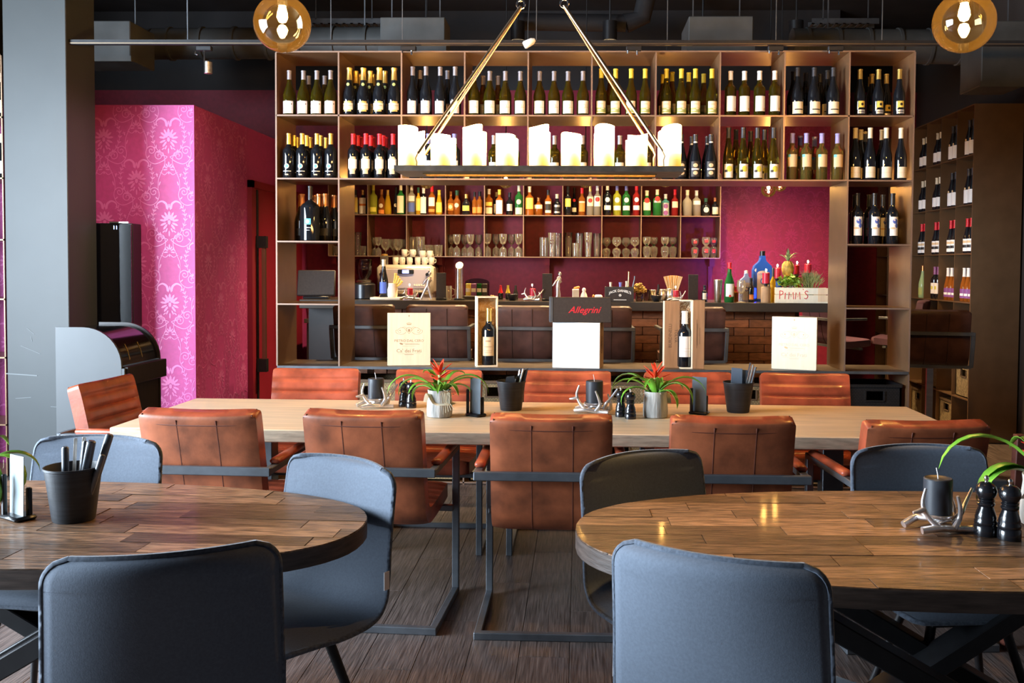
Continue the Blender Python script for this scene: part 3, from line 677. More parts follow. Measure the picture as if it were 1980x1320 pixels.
# kind: shape, height, radius, glass, capsule colour, capsule start (share of height), papers
# paper: ('p', z0, z1, half width, colour[, u0]) strip / ('d', z, radius, colour[, u0, sz]) disc / ('t', text, z, size, colour[, u0])
KIND = {
 'pinklabel': ('burg', .300, .042, 'wine_olive', 'cap_grey', .80, [('p', .012, .094, .040, 'lab_pink'), ('p', .070, .078, .003, 'lab_black', .03)]),
 'sparkling': ('cham', .318, .044, 'wine_black', 'cap_gold', .74, [('p', .024, .092, .026, 'lab_gold'), ('p', .036, .080, .037, 'lab_cream'), ('t', 'MONTGUERET', .062, .0098, 'lab_black'), ('p', .046, .048, .022, 'lab_tan'), ('d', .205, .011, 'lab_green')]),
 'greycap': ('burg', .325, .040, 'wine_black', 'cap_grey', .82, [('p', .014, .096, .032, 'lab_pink'), ('p', .053, .057, .006, 'lab_tan', .014)]),
 'circlelabel': ('burg', .295, .041, 'wine_olive', 'cap_grey', .79, [('p', .014, .097, .038, 'lab_white'), ('d', .060, .016, 'lab_cream'), ('d', .060, .011, 'lab_white'), ('p', .053, .055, .016, 'lab_tan', .016)]),
 'landscape': ('burg', .312, .038, 'wine_olive', 'cap_yellow', .80, [('p', .016, .096, .034, 'lab_cream'), ('p', .022, .052, .034, 'lab_green'), ('d', .046, .012, 'lab_cream', .012, .35), ('d', .036, .016, 'lab_cream', -.012, .25), ('p', .074, .079, .016, 'lab_tan')]),
 'whitelabel': ('bord', .297, .038, 'wine_olive', 'cap_white', .80, [('p', .030, .130, .036, 'lab_white'), ('p', .038, .052, .005, 'lab_tan', .027)]),
 'bandlabel': ('burg', .318, .042, 'wine_black', 'cap_darkgrey', .82, [('p', .014, .092, .039, 'lab_cream'), ('p', .038, .045, .028, 'lab_black', .006)]),
 'yellowsquare': ('burg', .308, .037, 'wine_black', 'cap_gold', .79, [('p', .056, .098, .022, 'lab_yellow'), ('d', .077, .009, 'lab_black', .004), ('p', .016, .042, .026, 'lab_silver'), ('p', .026, .030, .020, 'lab_black')]),
 'silverdisc': ('bord', .300, .041, 'wine_black', 'cap_gold', .76, [('d', .080, .017, 'lab_silver'), ('d', .080, .011, 'lab_turquoise'), ('p', .044, .049, .030, 'lab_silver'), ('p', .020, .028, .012, 'lab_tan')]),
 'redcap': ('bord', .300, .037, 'wine_black', 'cap_red', .76, [('p', .030, .145, .018, 'lab_tan'), ('p', .055, .135, .024, 'lab_tan'), ('p', .066, .128, .031, 'lab_white')]),
 'bluecap': ('bord', .300, .038, 'wine_black', 'cap_blue', .78, [('p', .040, .120, .032, 'lab_white')]),
 'greenback': ('bord', .290, .038, 'wine_olive', 'cap_grey', .80, [('p', .040, .110, .032, 'lab_cream')]),
 'ovals': ('tall', .300, .039, 'wine_black', 'cap_darkgrey', .80, [('p', .020, .120, .030, 'lab_black'), ('d', .094, .016, 'lab_tan', 0, .8), ('d', .044, .016, 'lab_tan', 0, .8), ('p', .064, .074, .026, 'lab_white'), ('d', .248, .015, 'lab_white', 0, .3)]),
 'lemonlabel': ('tall', .345, .036, 'wine_olive', 'cap_darkgrey', .80, [('p', .014, .104, .033, 'lab_white'), ('d', .072, .020, 'lab_lemon', .004), ('p', .050, .066, .010, 'lab_black', -.018)]),
 'tanlabel': ('bord', .308, .037, 'wine_gold', 'cap_lavender', .79, [('p', .086, .168, .034, 'lab_tan'), ('p', .150, .168, .010, 'lab_turquoise', -.024)]),
 'lowcream': ('burg', .345, .039, 'wine_black', 'cap_cream', .80, [('p', .016, .088, .036, 'lab_cream'), ('p', .050, .052, .036, 'lab_tan')]),
 'magnum': ('bord', .370, .066, 'wine_black', 'cap_black', .76, [('p', .110, .150, .022, 'lab_turquoise'), ('d', .130, .012, 'lab_white'), ('p', .086, .092, .022, 'lab_silver'), ('p', .070, .074, .016, 'lab_silver')]),
 'copperfoil': ('cham', .325, .044, 'wine_black', 'cap_copper', .74, [('p', .04, .09, .03, 'lab_black')]),
 'artlabel': ('bord', .335, .038, 'wine_black', 'cap_black', .77, [('p', .056, .180, .029, 'lab_white'), ('d', .150, .018, 'lab_blue', .006, .9), ('d', .122, .012, 'lab_blue', .016, 1.3), ('d', .105, .017, 'lab_tan', -.012, .4), ('d', .158, .006, 'lab_pink', .0)]),
 'rackwhite': ('burg', .300, .038, 'wine_black', 'cap_cream', .80, [('p', .030, .115, .036, 'lab_white')]),
 'rackdark': ('tall', .310, .038, 'wine_black', 'cap_darkgrey', .80, [('p', .016, .130, .036, 'lab_white'), ('d', .14, .010, 'lab_tan')]),
 'rackred': ('tall', .300, .036, 'wine_black', 'cap_red', .76, [('p', .020, .125, .030, 'lab_white'), ('p', .05, .075, .026, 'lab_black'), ('p', .09, .11, .026, 'lab_tan')]),
 'rackgreen': ('tall', .310, .038, 'glass_pale_green', 'cap_copper', .84, [('p', .03, .10, .030, 'lab_green')]),
 'rackpurple': ('bord', .300, .037, 'wine_black', 'cap_purple', .76, [('p', .05, .15, .031, 'lab_white'), ('p', .09, .12, .012, 'lab_lemon')]),
 'rackrose': ('tall', .290, .036, 'glass_amber', 'cap_white', .74, [('p', .03, .11, .030, 'lab_purple'), ('p', .05, .07, .022, 'lab_white')]),
 'boxwine': ('bord', .300, .037, 'wine_black', 'cap_gold', .77, [('p', .050, .150, .034, 'lab_tan'), ('p', .124, .132, .014, 'print_brown'), ('p', .096, .100, .022, 'print_brown'), ('p', .076, .078, .024, 'print_brown'), ('p', .066, .068, .020, 'print_brown')]),
 'boxwhite': ('bord', .300, .037, 'wine_black', 'cap_white', .77, [('p', .055, .165, .034, 'lab_white'), ('p', .100, .1015, .030, 'print_pale'), ('p', .084, .0855, .030, 'print_pale')]),
}
def bottle(kind, loc, label, group=None, rotz=0.0, scale=1.0, name='wine_bottle', simple=False):
    sh, h, r, glass, cap, c0, papers = KIND[kind]
    def body():
        return G().lathe(prof(sh, h, r), 20).mesh('bottle_body', glass, 40)
    def capm():
        P = prof(sh, h, r); q = []
        for i in range(len(P) - 1):
            (r0, z0), (r1, z1) = P[i], P[i + 1]
            if z1 > c0 * h:
                if z0 <= c0 * h: t = (c0 * h - z0) / (z1 - z0); q.append((r0 + (r1 - r0) * t + .0009, c0 * h))
                q.append((r1 + .0009, z1))
        q.append((0.0005, h + .0009))
        return G().lathe(q, 16).mesh('capsule', cap, 40)
    def zspan(p): return (p[1], p[2]) if p[0] == 'p' else (p[1] - p[2] * (p[5] if len(p) > 5 else 1), p[1] + p[2] * (p[5] if len(p) > 5 else 1)) if p[0] == 'd' else (p[2] - p[3] / 2, p[2] + p[3] / 2)
    def clusters():                                                   # papers that do not touch are labels of their own
        out = []
        for k, p in enumerate(papers):
            lo, hi = zspan(p); hit = [c for c in out if lo < c[1] and hi > c[0]]
            n = [min([lo] + [c[0] for c in hit]), max([hi] + [c[1] for c in hit]), sum((c[2] for c in hit), []) + [k]]
            out = [c for c in out if c not in hit] + [n]
        return [sorted(c[2]) for c in out]
    def lab(ids):
        mats = []; q = G()
        for k in ids:
            p = papers[k]
            mt = p[4] if p[0] in 'pt' else p[3]
            if mt not in mats: mats.append(mt)
            mi = mats.index(mt); rr = r + .0005 + .0003 * k
            if p[0] == 'p': patch(q, rr, p[1], p[2], p[3], mi, p[5] if len(p) > 5 else 0)
            elif p[0] == 'd':
                zz = p[1]; rad = rr
                if zz > .42 * h and sh in ('burg', 'cham', 'tall'):
                    P = prof(sh, h, r)
                    for i in range(len(P) - 1):
                        if P[i][1] <= zz <= P[i + 1][1]: rad = P[i][0] + (P[i + 1][0] - P[i][0]) * (zz - P[i][1]) / (P[i + 1][1] - P[i][1]) + .004
                disc(q, rad, zz, p[2], mi, p[4] if len(p) > 4 else 0, p[5] if len(p) > 5 else 1)
            else: q.text(p[1], p[3], mi, None, wrap(rr, p[2], p[5] if len(p) > 5 else 0))
        return q.mesh('label', mats, 0)
    b = ob(name, cached(('b', kind), body), None, loc, rotz); b.scale = (scale,) * 3
    tag(b, label, 'bottle', group)
    ob('capsule', cached(('c', kind), capm), b)
    if not simple:
        for ids in clusters(): ob('paper_label', cached(('l', kind, ids[0]), lambda: lab(ids)), b)
    return b

DESC = {'pinklabel': 'pale pink label green wine', 'sparkling': 'gold-foil sparkling wine', 'greycap': 'tall dark grey-capped wine', 'circlelabel': 'white label with pale circle',
        'landscape': 'yellow-capped landscape label', 'whitelabel': 'plain white label white cap', 'bandlabel': 'cream label with black band', 'yellowsquare': 'square yellow label gold cap',
        'silverdisc': 'silver disc label gold cap', 'redcap': 'red-capped dark wine', 'bluecap': 'blue-capped wine', 'greenback': 'grey-capped green wine', 'ovals': 'two-oval black label',
        'lemonlabel': 'white label with lemon', 'tanlabel': 'lavender cap tan label', 'lowcream': 'low cream label cream cap', 'artlabel': 'blue art label black wine', 'copperfoil': 'copper-foil sparkling wine'}
def row(zi, c, kind, fronts, backs=(), rname='top'):
    z = UZ[zi]
    pyb = {1: 218, 2: 342, 3: 464}[zi]
    YF0 = UY + 0.062
    grp = '%s bottles in the wine rack' % DESC[kind]
    for k, px in enumerate(fronts):
        p = onY(px, pyb, YF0)
        bottle(kind, (p.x, YF0 + rng.uniform(-.006, .006), z), '%s front bottle, %s, %s rack row, %s compartment from left' % (ORD[k], DESC[kind], rname, ORD[c]), grp, rng.uniform(-.12, .12))
    for k, (px, dd) in enumerate(backs):
        Yb = YF0 + dd; p = onY(px, pyb, Yb)
        bottle(kind, (p.x, Yb, z), '%s rear bottle, %s, %s rack row, %s compartment from left' % (ORD[k], DESC[kind], rname, ORD[c]), grp, rng.uniform(-.2, .2))
row(1, 0, 'pinklabel', (560, 587, 613, 640), ((597, .17), (628, .17)))
row(1, 1, 'sparkling', (676, 703, 734, 762), ((688, .10), (716, .10), (744, .10), (695, .20), (721, .20)))
row(1, 2, 'greycap', (798, 824, 851, 880), ((812, .11), (865, .12)))
row(1, 3, 'circlelabel', (917, 947, 977, 1006), ((934, .14), (963, .15)))
row(1, 4, 'circlelabel', (1043, 1071, 1098, 1127))
row(1, 5, 'landscape', (1162, 1190, 1220, 1247), ((1179, .16),))
row(1, 6, 'landscape', (1288, 1317, 1344, 1376), ((1299, .10), (1331, .12), (1360, .16), (1281, .18)))
row(1, 7, 'whitelabel', (1412, 1439, 1468, 1497))
row(1, 8, 'bandlabel', (1541, 1573, 1610), ((1533, .12), (1557, .16), (1599, .08), (1585, .2)))
row(1, 9, 'yellowsquare', (1662, 1698, 1738), ((1685, .15), (1713, .15), (1682, .24)))
row(2, 0, 'silverdisc', (559, 585, 613, 640), ((569, .09), (593, .09), (620, .09), (575, .18), (600, .18), (630, .2)), 'second')
row(2, 1, 'redcap', (683, 708, 734, 760), ((692, .08), (717, .08), (741, .08), (698, .16), (722, .16), (746, .16)), 'second')
row(2, 2, 'bluecap', (802, 829, 855, 879), (), 'second')
row(2, 3, 'greenback', (918, 955, 994), (), 'second')
row(2, 4, 'greenback', (1043, 1072, 1100, 1126), (), 'second')
row(2, 5, 'greenback', (1165, 1198, 1225, 1250), (), 'second')
row(2, 6, 'ovals', (1290, 1317, 1344, 1374), ((1337, .1), (1367, .09)), 'second')
row(2, 7, 'lemonlabel', (1408, 1436, 1464, 1495), ((1422, .09), (1450, .16), (1477, .09)), 'second')
row(2, 8, 'tanlabel', (1531, 1558, 1588, 1619), ((1546, .12), (1574, .16)), 'second')
row(2, 9, 'lowcream', (1653, 1681, 1712, 1741), ((1663, .08), (1704, .08), (1671, .17)), 'second')
row(3, 9, 'artlabel', (1657, 1690, 1725), ((1652, .12), (1680, .12), (1706, .12), (1724, .22)), 'third')
p = onY(600, 464, UY + .09)
bottle('magnum', (p.x, UY + .09, UZ[3]), 'large dark magnum bottle with turquoise label, third rack row', None)
for k, (px, dd) in enumerate(((584, .20), (617, .20), (629, .17), (582, .32), (608, .32), (646, .30))):
    p = onY(px, 464, UY + dd); bottle('copperfoil', (p.x, UY + dd, UZ[3]), '%s copper-foil sparkling bottle behind the big dark magnum' % ORD[k], 'sparkling bottles behind the magnum')

# ================================================================== DISPLAY ON THE LEDGE
LZ = UZ[5]
def crest(q, M, mi, mi2):
    for s in (-1, 1):
        q.strip([(s * x, y) for x, y in smooth_pts([(.018, .0), (.03, .018), (.055, .022), (.075, .006), (.066, -.012), (.052, -.006)])], .0022, mi, M)
        q.strip([(s * x, y) for x, y in smooth_pts([(.02, -.008), (.036, -.02), (.06, -.022), (.085, -.012), (.088, .004), (.078, .006)])], .0022, mi, M)
        q.strip([(s * x, y) for x, y in smooth_pts([(.016, .014), (.026, .026), (.045, .024)])], .0018, mi, M); q.ell((s * .060, .004), .004, .004, 0, mi2, M)
    q.strip([(0, .024), (.015, .020), (.016, .002), (0, -.018), (-.016, .002), (-.015, .020), (0, .024)], .003, mi, M)
    q.ell((0, .004), .008, .011, 0, mi, M, 0.0001)
    for k in range(5): q.ell((-.014 + .007 * k, .051 + .004 * (1 - abs(k - 2) / 2)), .0018, .005, PI / 2 * 0, mi, M)
    q.strip([(-.014, .044), (.014, .044)], .006, mi, M)
def wine_case(px0, px1, py0, py1, Y, side, dep, body, ink, ink2, label):
    a = onY(px0, py1, Y); b = onY(px1, py0, Y); wd = b.x - a.x; hh = b.z - LZ
    t = thing('wine_case', label, 'box', ((a.x + b.x) / 2, Y, LZ), R(-20) if side > 0 else R(9))
    ob('body', G().span((-wd / 2 + .006, .008, 0), (wd / 2 - .006, dep, hh - .004), 0, .002).mesh('case_body', body, 30), t)
    ob('lid', G().span((-wd / 2, 0, .004), (wd / 2, .009, hh), 0, .0015).mesh('case_lid', body, 30), t)
    q = G(); T = lambda x, z: Matrix.Translation((x, -.0006, z)) @ FACE
    crest(q, T(0, hh * .66), 0, 1)
    q.text('PIETRO DAL CERO', .0235, 0, T(0, hh * .475), bold=.0002)
    q.strip([(-.05, 0), (.06, 0)], .0012, 0, T(0, hh * .425)); q.strip([(-.035, 0), (.06, .0)], .003, 0, T(.01, hh * .41)); q.strip([(-.045, 0), (.045, 0)], .0012, 0, T(0, hh * .375))
    q.text("Ca' dei Frati", .034, 0, T(0, hh * .285), bold=.0002)
    q.strip([(-.075, 0), (.075, 0)], .0012, 0, T(0, hh * .235)); q.strip([(-.03, 0), (.03, .0)], .003, 0, T(0, hh * .215))
    q.ell((-.052, hh * .42), .006, .013, R(70), 1, T(0, 0)); q.ell((0, hh * .945), .004, .007, 0, 1, T(0, 0))
    ob('lettering', q.mesh('lettering', [ink, ink2], 0), t); return t
wine_case(750, 832, 605, 702, UY + .055, -1, .085, 'pine_box', 'print_brown', 'print_brown', 'pale wooden wine case with brown crest, beside the opened case')
wine_case(1492, 1579, 613, 711, UY + .035, 1, .10, 'pine_pale', 'print_pale', 'lab_tan', 'cream wooden wine case with pale crest at the rack end')  # paler wood and ink than the first case
def straw(q, n, x0, x1, y0, y1, z0, z1, mi=0, rad=.0012):
    for _ in range(n):
        c = Vector((rng.uniform(x0, x1), rng.uniform(y0, y1), rng.uniform(z0, z1))); pts = [c]
        d = Vector((rng.uniform(-1, 1), rng.uniform(-.3, .3), rng.uniform(-1, 1)))
        for _ in range(4):
            d += Vector((rng.uniform(-.8, .8), rng.uniform(-.3, .3), rng.uniform(-.8, .8))); c = c + d.normalized() * .011
            pts.append(Vector((min(max(c.x, x0), x1), min(max(c.y, y0), y1), min(max(c.z, z0), z1))))
        q.tube(pts, rad, 4, mi, False)
# opened case with one bottle on wood wool
Yc = UY + .05
a = onY(921, 702, Yc); b = onY(963, 573, Yc); wd = b.x - a.x; hh = b.z - LZ
t = thing('open_wine_case', 'narrow open wooden case lined with straw, left of the white carton', 'box', ((a.x + b.x) / 2, Yc, LZ), R(12))
for nm, p0, p1 in (('side', (-wd / 2, 0, 0), (-wd / 2 + .010, .10, hh)), ('side', (wd / 2 - .008, 0, 0), (wd / 2, .10, hh)), ('base', (-wd / 2 + .010, 0, 0), (wd / 2 - .008, .10, .010)), ('top', (-wd / 2 + .010, 0, hh - .010), (wd / 2 - .008, .10, hh)), ('back', (-wd / 2 + .010, .092, .010), (wd / 2 - .008, .10, hh - .010))):
    ob(nm, G().span(p0, p1).mesh('case_' + nm, 'pine_pale' if nm == 'side' and p0[0] < 0 else 'pine_box', 0), t)  # daylit left side gets paler pine, the light put into its colour
q = G(); straw(q, 240, -wd / 2 + .014, wd / 2 - .012, .074, .09, .02, hh - .015)
s_ = ob('wood_wool', q.mesh('wood_wool', 'wood_wool', 0), t); s_['kind'] = 'stuff'
bottle('boxwine', ((a.x + b.x) / 2 + .006, Yc + .045, LZ + .0105), 'dark wine bottle with orange-tan label inside the narrow open case', None, 0, 1.27)
# second open case with lid turned aside
Yc = UY + .07
a = onY(1285, 704, Yc); b = onY(1316, 582, Yc); hh = b.z - LZ
t = thing('case_lid', 'brown wooden case lid with upright lettering, leaning beside its open case', 'box', ((a.x + b.x) / 2, Yc + .03, LZ), R(3)); wd = b.x - a.x
ob('panel', G().span((-wd / 2, 0, 0), (wd / 2, .010, hh), 0, .001).mesh('lid_panel', 'cedar_box', 0), t)
ob('edge', G().span((-wd / 2 - .010, 0, 0), (-wd / 2, .012, hh)).mesh('lid_edge', 'pine_pale', 0), t)
q = G(); RT = Matrix.Rotation(R(-90), 4, 'Z')
q.text('BURDINELLI', .030, 0, Matrix.Translation((-.012, -.0008, hh * .48)) @ FACE @ Matrix.Rotation(R(90), 4, 'Z')); q.text('TOLVA', .028, 0, Matrix.Translation((.026, -.0008, hh * .48)) @ FACE @ RT)
ob('lettering', q.mesh('lettering', 'print_dark', 0), t)
a = onY(1318, 706, Yc); b = onY(1340, 580, Yc); c = onY(1361, 706, Yc); hh = b.z - LZ; wd = b.x - a.x
t = thing('open_wine_case', 'brown wooden case standing open with a white-label bottle inside', 'box', (a.x, Yc, LZ), 0)
ob('back', G().span((-.012, .088, 0), (wd, .096, hh)).mesh('case_back', 'cedar_box', 0), t)
ob('side', G().span((wd - .008, -.01, 0), (wd, .096, hh)).mesh('case_side', 'pine_pale', 0), t)
ob('top', G().span((-.012, -.01, hh - .008), (wd - .008, .096, hh)).mesh('case_top', 'pine_pale', 0), t)
ob('base', G().span((-.012, -.01, 0), (wd - .008, .096, .008)).mesh('case_base', 'pine_pale', 0), t)
dl = ob('door', G().span((wd, -.012, 0), (wd + c.x - b.x, -.002, hh), 0, .001).mesh('case_door', 'cedar_box', 0), t)
q = G()
for xx, z0, z1 in ((.026, .30, .72), (.030, .34, .66), (.046, .36, .60)): q.strip([(0, z0 * hh), (0, z1 * hh)], .0022, 0, Matrix.Translation((wd + xx, -.0128, 0)) @ FACE)
ob('lettering', q.mesh('lettering', 'print_dark', 0), dl)
q = G(); straw(q, 160, -.008, wd - .012, .07, .086, .02, hh - .012); s_ = ob('wood_wool', q.mesh('wood_wool', 'strap', 0), t); s_['kind'] = 'stuff'
bottle('boxwhite', (a.x + wd - .050, Yc + .035, LZ + .0085), 'dark wine bottle with plain white label inside the brown open case', None, 0, 1.25)
# white carton carrying a black gift box
Yc = UY + .02
a = onY(1068, 707, Yc); b = onY(1161, 624, Yc); wd = b.x - a.x; hh = b.z - LZ
t = thing('white_carton', 'plain white carton with kraft side under the black gift box', 'box', (a.x, Yc + .03, LZ), R(-8))
q = G(); q.span((0, 0, 0), (wd, .20, hh), 0, .002); ob('body', q.mesh('carton', 'white_card', 30), t)
q = G(); q.span((wd, .004, .002), (wd + .002, .196, hh - .002)); sd = ob('kraft_side', q.mesh('kraft_side', 'kraft', 0), t)
q = G(); MS = Matrix.Translation((wd + .0026, .09, hh * .5)) @ SIDE
q.strip([(.055 * math.cos(x * PI / 12), .055 * math.sin(x * PI / 12)) for x in range(25)], .006, 0, MS); q.strip([(.042 * math.cos(x * PI / 12), .042 * math.sin(x * PI / 12)) for x in range(25)], .003, 0, MS)
for k in range(6): q.ell((.018 * math.cos(k * PI / 3), .018 * math.sin(k * PI / 3)), .014, .006, k * PI / 3, 0, MS)
q.strip([(.08, -.06), (.08, .06)], .004, 0, MS)
ob('print', q.mesh('print', 'print_dark', 0), sd)
a2 = onY(1064, 622, Yc - .01); b2 = onY(1183, 575, Yc - .01); w2 = b2.x - a2.x; h2 = b2.z - a2.z
t = thing('gift_box', 'long black gift box with red script lying on the white carton', 'box', (a2.x, Yc - .01, LZ + hh + .001), R(4))
ob('body', G().span((0, 0, 0), (w2, .13, h2), 0, .003).mesh('gift_body', 'gift_black', 30), t)
ob('sleeve', G().span((-.004, -.003, -.0), (.018, .133, h2 + .003), 0, .002).mesh('gift_sleeve', 'steel_dark', 30), t)
q = G(); q.text('Allegrini', .062, 0, Matrix.Translation((w2 * .55, -.0008, h2 * .50)) @ FACE, None, .42, .0006); q.strip([(w2 * .36, h2 * .5), (w2 * .39, h2 * .46)], .004, 0, Matrix.Translation((0, -.0008, 0)) @ FACE)
q.strip([(w2 * .68, h2 * .5), (w2 * .78, h2 * .5)], .0015, 0, Matrix.Translation((0, -.0008, 0)) @ FACE)
ob('lettering', q.mesh('lettering', 'print_red', 0), t)

# ================================================================== CHAIRS AND TABLES
def resample(P, n):
    P = [Vector(p) for p in smooth_pts(P, 10)]; L = [0]
    for a, b in zip(P, P[1:]): L.append(L[-1] + (b - a).length)
    out = []; k = 0
    for i in range(n):
        s = L[-1] * i / (n - 1)
        while k < len(L) - 2 and L[k + 1] < s: k += 1
        t = (s - L[k]) / max(L[k + 1] - L[k], 1e-9); out.append(P[k].lerp(P[k + 1], t))
    return out, L[-1]
def shell(profile, width, T, nv=44, nu=14, rc=0.05, edge=0.3, cav=lambda t: 0.0, rib=None, pw=3.0, sag=0.0):
    C, L = resample([(0, y, z) for y, z in profile], nv)
    rings = []; half = []
    for i, c in enumerate(C):
        t = C[min(i + 1, nv - 1)] - C[max(i - 1, 0)]; t.normalize()
        nrm = Vector((0, -t.z, t.y))                     # for a path running down the back then forward: points to the sitter
        s = L * i / (nv - 1); tt = s / L
        hw = width(tt) / 2
        for e in (s, L - s):
            if e < rc: hw -= rc - math.sqrt(max(rc * rc - (rc - e) ** 2, 0))
        th = T
        for e in (s, L - s):
            if e < T * 0.6: th = min(th, T * (edge + (1 - edge) * math.sqrt(max(0, 1 - (1 - e / (T * .6)) ** 2))))
        fr = []; bk = []
        for k in range(nu + 1):
            u = -1 + 2 * k / nu; u = math.copysign(abs(u) ** 0.8, u)
            bul = edge + (1 - edge) * (1 - abs(u) ** pw)
            off = cav(tt) * u * u
            f = th / 2 * bul
            if rib and rib[0] < tt < rib[1]:
                ph = abs(math.sin(PI * s / rib[2])); f -= rib[3] * (1 - ph) ** 3 * (1 - abs(u) ** 12)
            zz = Vector((0, 0, -sag * u * u if i < nv * .08 else 0))
            fr.append(c + Vector((hw * u, 0, 0)) + nrm * (off + f) + zz); bk.append(c + Vector((hw * u, 0, 0)) + nrm * (off - th / 2 * bul) + zz)
        rings.append(fr + bk[::-1]); half.append(((fr[0] + bk[0]) / 2, (fr[-1] + bk[-1]) / 2, [(a + b) / 2 for a, b in zip(fr, bk)]))
    q = G(); m = len(rings[0]); vs = [p for r_ in rings for p in r_]; fs = []; mi = []
    for i in range(nv - 1):
        for k in range(m):
            k2 = (k + 1) % m; fs.append((i * m + k, (i + 1) * m + k, (i + 1) * m + k2, i * m + k2)); mi.append(1 if nu + 1 <= k < m - 1 else 0)
    for base, flip in ((0, False), ((nv - 1) * m, True)):
        for k in range(nu):
            f = (base + k, base + k + 1, base + m - 2 - k, base + m - 1 - k); fs.append(f[::-1] if flip else f); mi.append(0)
    q.v = [tuple(v) for v in vs]; q.f = fs; q.m = mi
    outline = [h[0] for h in half] + half[-1][2] + [h[1] for h in half[::-1]] + half[0][2][::-1]
    return q, outline, C
def copy_tree(o, loc, rotz, label, parent=None):
    def cp(a, par):
        c = a.copy(); COL.objects.link(c); c.parent = par
        for ch in list(a.children): cp(ch, c)
        return c
    r_ = cp(o, None); r_.location = loc; r_.rotation_euler = (0, 0, rotz); r_['label'] = label; return r_

# ---- cantilever leather armchair, sitter faces +Y
def leather_chair():
    t = thing('leather_armchair', 'x', 'chair', (0, 0, 0), 0, 'cognac leather armchairs around the long table')
    prof_ = [(-.285, .875), (-.262, .80), (-.225, .66), (-.195, .54), (-.170, .470), (-.125, .437), (-.04, .432), (.12, .440), (.27, .452)]
    q, outl, C = shell(prof_, lambda s: .475, .082, 120, 16, .018, .78, lambda s: .018 * max(0, 1 - s * 1.7), (.03, .97, .062, .014), 8)
    ob('upholstery', q.mesh('leather_shell', ['leather', 'leather_rear'], 60), t)
    sm = G()
    for u in (-.075, .085):
        pts = []
        for i in range(2, 68):
            c = C[i]; tn = C[i + 1] - C[i - 1]; tn.normalize(); n = Vector((0, -tn.z, tn.y)); pts.append(c + Vector((u, 0, 0)) - n * (.0395 - .018 * max(0, 1 - i / 119 * 1.7) * (u / .237) ** 2))
        sm.tube(pts, .0026, 6)
    ob('back_seam', sm.mesh('back_seam', 'leather_seam', 50), t)
    i = 5; tn = C[i + 1] - C[i - 1]; tn.normalize(); n = Vector((0, -tn.z, tn.y))
    ob('top_seam', G().tube([C[i] + Vector((u / 10 * .222, 0, 0)) - n * (.0400 * (.78 + .22 * (1 - abs(u / 10) ** 8)) - .018 * .93 * (u / 10) ** 2) for u in range(-10, 11)], .0024, 6).mesh('top_seam', 'leather_seam', 50), t)
    e = G()
    for sx in (-1, 1):
        for sg in (-.66, .66):
            pts = []
            for i in range(0, 120, 1):
                c = C[i]; tn = C[min(i + 1, 119)] - C[max(i - 1, 0)]; tn.normalize(); n = Vector((0, -tn.z, tn.y)); pts.append(c + Vector((sx * (.2335 if 1 < i < 118 else .222), 0, 0)) + n * (.018 * max(0, 1 - i / 119 * 1.7) * .97 + .041 * sg * (.9 if sg > 0 else 1.05)))
            e.tube(pts, .0030, 5)
    ob('edge_piping', e.mesh('edge_piping', 'leather_seam', 50), t)
    W = .283; S = .030
    ob('rear_bar', G().bar((-W - S / 2, -.298, .650), (W + S / 2, -.298, .650), S * .8, .034, 0, (0, 0, 1), .003).mesh('rear_bar', 'steel_dark', 30), t)
    for sx in (-1, 1):
        ob('arm', G().bar((sx * W, -.298, .650), (sx * W, .215, .655), S, .026, 0, (0, 0, 1), .003).mesh('arm', 'steel_dark', 30), t)
        a = ob('armrest', G().box((.042, .40, .026), (sx * W, -.02, .676), (R(.5), 0, 0), 0, .009).mesh('armrest', 'leather', 50), t)
        ob('leg', G().bar((sx * W, .215, .668), (sx * W, .215, .0), S, .028, 0, (0, 1, 0), .003).mesh('leg', 'steel_dark', 30), t)
        ob('floor_runner', G().bar((sx * W, .225, .0135), (sx * W, -.27, .0135), S, .027, 0, (0, 0, 1), .003).mesh('floor_runner', 'steel_dark', 30), t)
    ob('floor_bar', G().bar((-W - S / 2, -.27, .0145), (W + S / 2, -.27, .0145), S, .029, 0, (0, 0, 1), .003).mesh('floor_bar', 'steel_dark', 30), t)
    ob('seat_bar', G().bar((-W, .16, .395), (W, .16, .395), .03, .026, 0, (0, 0, 1), .003).mesh('seat_bar', 'steel_dark', 30), t)
    return t
lc0 = leather_chair(); first = [True]
def put_leather(x, y, rz, label):
    if first[0]: first[0] = False; lc0.location = (x, y, 0); lc0.rotation_euler = (0, 0, rz); lc0['label'] = label
    else: copy_tree(lc0, (x, y, 0), rz, label)
near = [((270, 500), 789), ((588, 824), 791), ((946, 1185), 799), ((1297, 1541), 803), ((1663, 1907), 811)]
nl = ['leather armchair seen from behind, %s along the near side of the long table' % s for s in ('first', 'second', 'third', 'fourth', 'fifth')]
for ((a, b), y), l in zip(near, nl):
    p = onZ((a + b) / 2, y, .895); put_leather(p.x, p.y + .295, R({270: -2, 588: -3, 946: 0, 1297: 0, 1663: 5}[a]), l)
far = [((525, 687), 711), ((762, 928), 712), ((1015, 1180), 713), ((1250, 1415), 716), ((1480, 1643), 721)]
for k, ((a, b), y) in enumerate(far):
    p = onZ((a + b) / 2, y + 3, .890); put_leather(p.x, 5.15 - .285, PI + R((2, -1, 0, 1, -2)[k]), 'red-lit ribbed leather armchair, %s along the far side of the long table' % ORD[k])
put_leather(-2.42 + .31, 4.53, R(-94), 'leather armchair at the pillar end of the long table')

